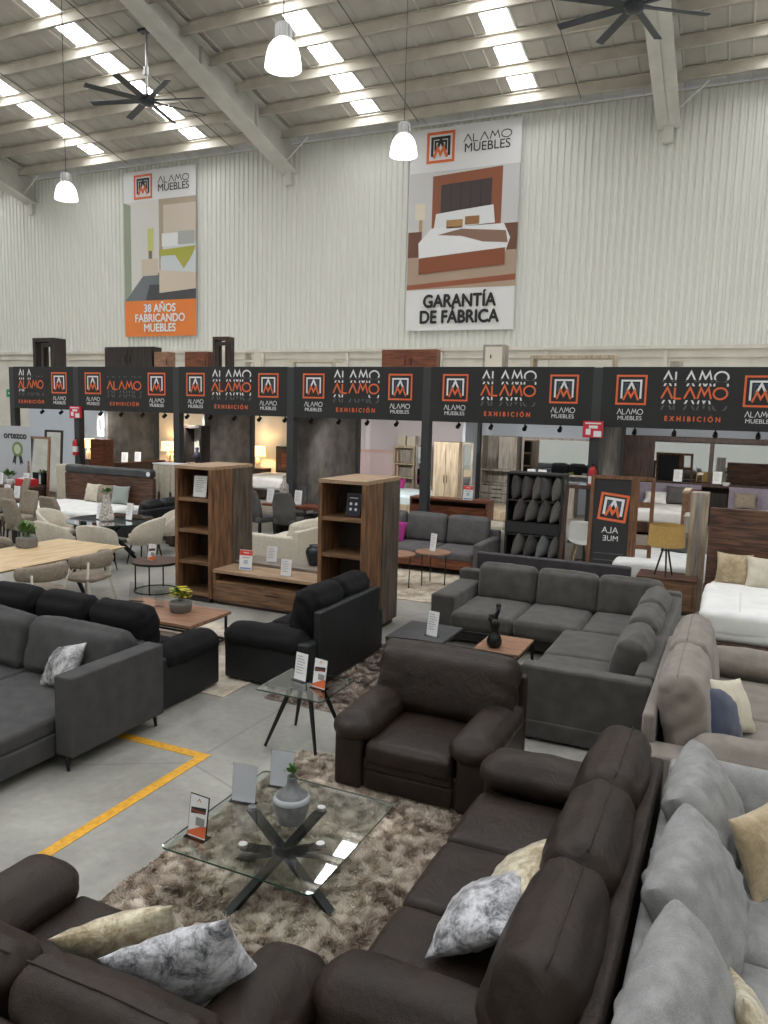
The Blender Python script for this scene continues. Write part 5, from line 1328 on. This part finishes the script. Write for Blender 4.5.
t = thing('dresser', 'cream cabinet end beside the tan headboard', 'cabinet', (-.78, 15.9, 0)); B('carcass', t, GOAK, (-.1, .18, 0, .6, 0, 1.25)); B('top_panel', t, CRM, (-.11, .19, -.01, .61, 1.25, 1.28))

# white cabinets behind left bed
block('cabinet', 'white fluted cabinet right of the walnut headboard', 'cabinet', (-13.35, 15.55, 0), CRM, .75, .45, 1.62, doors=4, top=PAP)
block('cabinet', 'cream cabinet end left of the walnut headboard', 'cabinet', (-16.75, 15.4, 0), CRM, .5, .45, 1.45, doors=1)

# ================================================================== STORED ON THE BOOTH ROOF (z=4.05)
def open_frame(name, label, loc, W, D, H, m, sh=0, t_=.09, cat='frame'):
    t = thing(name, label, cat, loc)
    B('frame', t, m, (-W/2, -W/2+t_, 0, D, 0, H), (W/2-t_, W/2, 0, D, 0, H), (-W/2+t_, W/2-t_, 0, D, H-t_, H), (-W/2+t_, W/2-t_, 0, D, 0, t_))
    for k in range(sh): B('shelf', t, m, (-W/2+t_, W/2-t_, 0, D, H*(k+1)/(sh+1), H*(k+1)/(sh+1)+.05))
    return t
ZR = 4.056
open_frame('open_bookcase', 'tall dark open frame on the roof of the first booth', (-19.4, 17.2, ZR), .85, .5, 1.0, DRK, 0, .12)
open_frame('mirror_frame', 'smaller dark frame in front of the tall one, first booth roof', (-19.05, 17.05, ZR), .5, .1, .82, DRK, 0, .1)
block('stored_cabinet', 'dark cabinet lying on the roof of the second booth', 'cabinet', (-16.05, 17.2, ZR), DRK, 1.75, .4, .70, doors=2)
block('stored_box', 'tan wooden box right of the dark cabinet on the booth roof', 'box', (-14.85, 17.2, ZR), CTB, .5, .3, .55, doors=1)
block('stored_cabinet', 'brown wood panel on the roof left of the dark twin frames', 'cabinet', (-13.75, 17.35, ZR), CHE, .8, .3, .56, doors=1)
open_frame('open_bookcase', 'tall brown open frame on the roof of the third booth', (-12.88, 17.25, ZR), .5, .3, .94, WALD, 0, .09)
open_frame('mirror_frame', 'dark mirror frame leaning before the brown frame, third booth roof', (-12.62, 17.05, ZR), .5, .1, .78, DRK, 0, .09)
open_frame('stool_frame', 'thin pale metal stool frame on the roof of the third booth', (-11.9, 17.2, ZR), .34, .3, .54, WMET, 1, .03, 'stool')
t = thing('stored_table', 'pale low table on the roof of the fourth booth', 'table', (-10.1, 17.3, ZR)); B('table_top', t, CRM, (-.66, .66, 0, .5, .27, .33)); B('leg', t, CRM, (-.62, -.54, .1, .2, 0, .27)); B('leg', t, CRM, (.54, .62, .1, .2, 0, .27))
block('stored_cabinet', 'wide reddish brown cabinet on the roof over the fourth post', 'cabinet', (-7.4, 17.3, ZR), CHE, 1.42, .3, .56, doors=2)
t = thing('stored_box', 'tall pale grey metal box on the roof of the fifth booth', 'box', (-5.28, 17.3, ZR)); B('carcass', t, GOAK, (-.26, .26, 0, .3, 0, .65)); B('door_plate', t, CRMW, (-.2, .2, -.015, 0, .06, .6)); B('latch', t, INK, (-.08, -.05, -.03, -.015, .34, .42))
open_frame('stored_table', 'long tan wooden frame on the roof of the fifth booth', (-3.5, 17.3, ZR), 1.85, .4, .40, OAKV, 0, .07, 'table')
t = thing('stored_box', 'tiny grey box on the roof of the last booth', 'box', (-1.35, 17.3, ZR)); B('carcass', t, GOAK, (-.12, .12, 0, .2, 0, .26)); B('lid', t, CRM, (-.13, .13, -.01, .21, .26, .30))

# ================================================================== LIGHT AND CAMERA
w = bpy.data.worlds.new('world'); bpy.context.scene.world = w; w.use_nodes = True
bg = w.node_tree.nodes['Background']; bg.inputs[0].default_value = (.86, .92, 1, 1); bg.inputs[1].default_value = .6
cam = bpy.data.cameras.new('camera'); co = bpy.data.objects.new('camera', cam); COL.objects.link(co)
cam.sensor_fit = 'VERTICAL'; cam.sensor_height = 36; cam.lens = 770/1024*36; cam.clip_end = 200
Mw = np.array([[0.90719823, 0.41981913, 0.02726299], [-0.07837334, 0.10497886, 0.99138139], [-0.41333884, 0.90151613, -0.12813926]])
# rows: camera right, up, forward in world axes
right, up, fwd = Vector(Mw[0]), Vector(Mw[1]), Vector(Mw[2])
rot = Matrix((right, up, -fwd)).transposed()
co.matrix_world = Matrix.Translation((0, 0, 3.1)) @ rot.to_4x4()
sc = bpy.context.scene; sc.camera = co
sc.view_settings.view_transform = 'Standard'; sc.view_settings.look = 'None'; sc.view_settings.exposure = .5; sc.view_settings.gamma = 1; sc.view_settings.use_curve_mapping = False
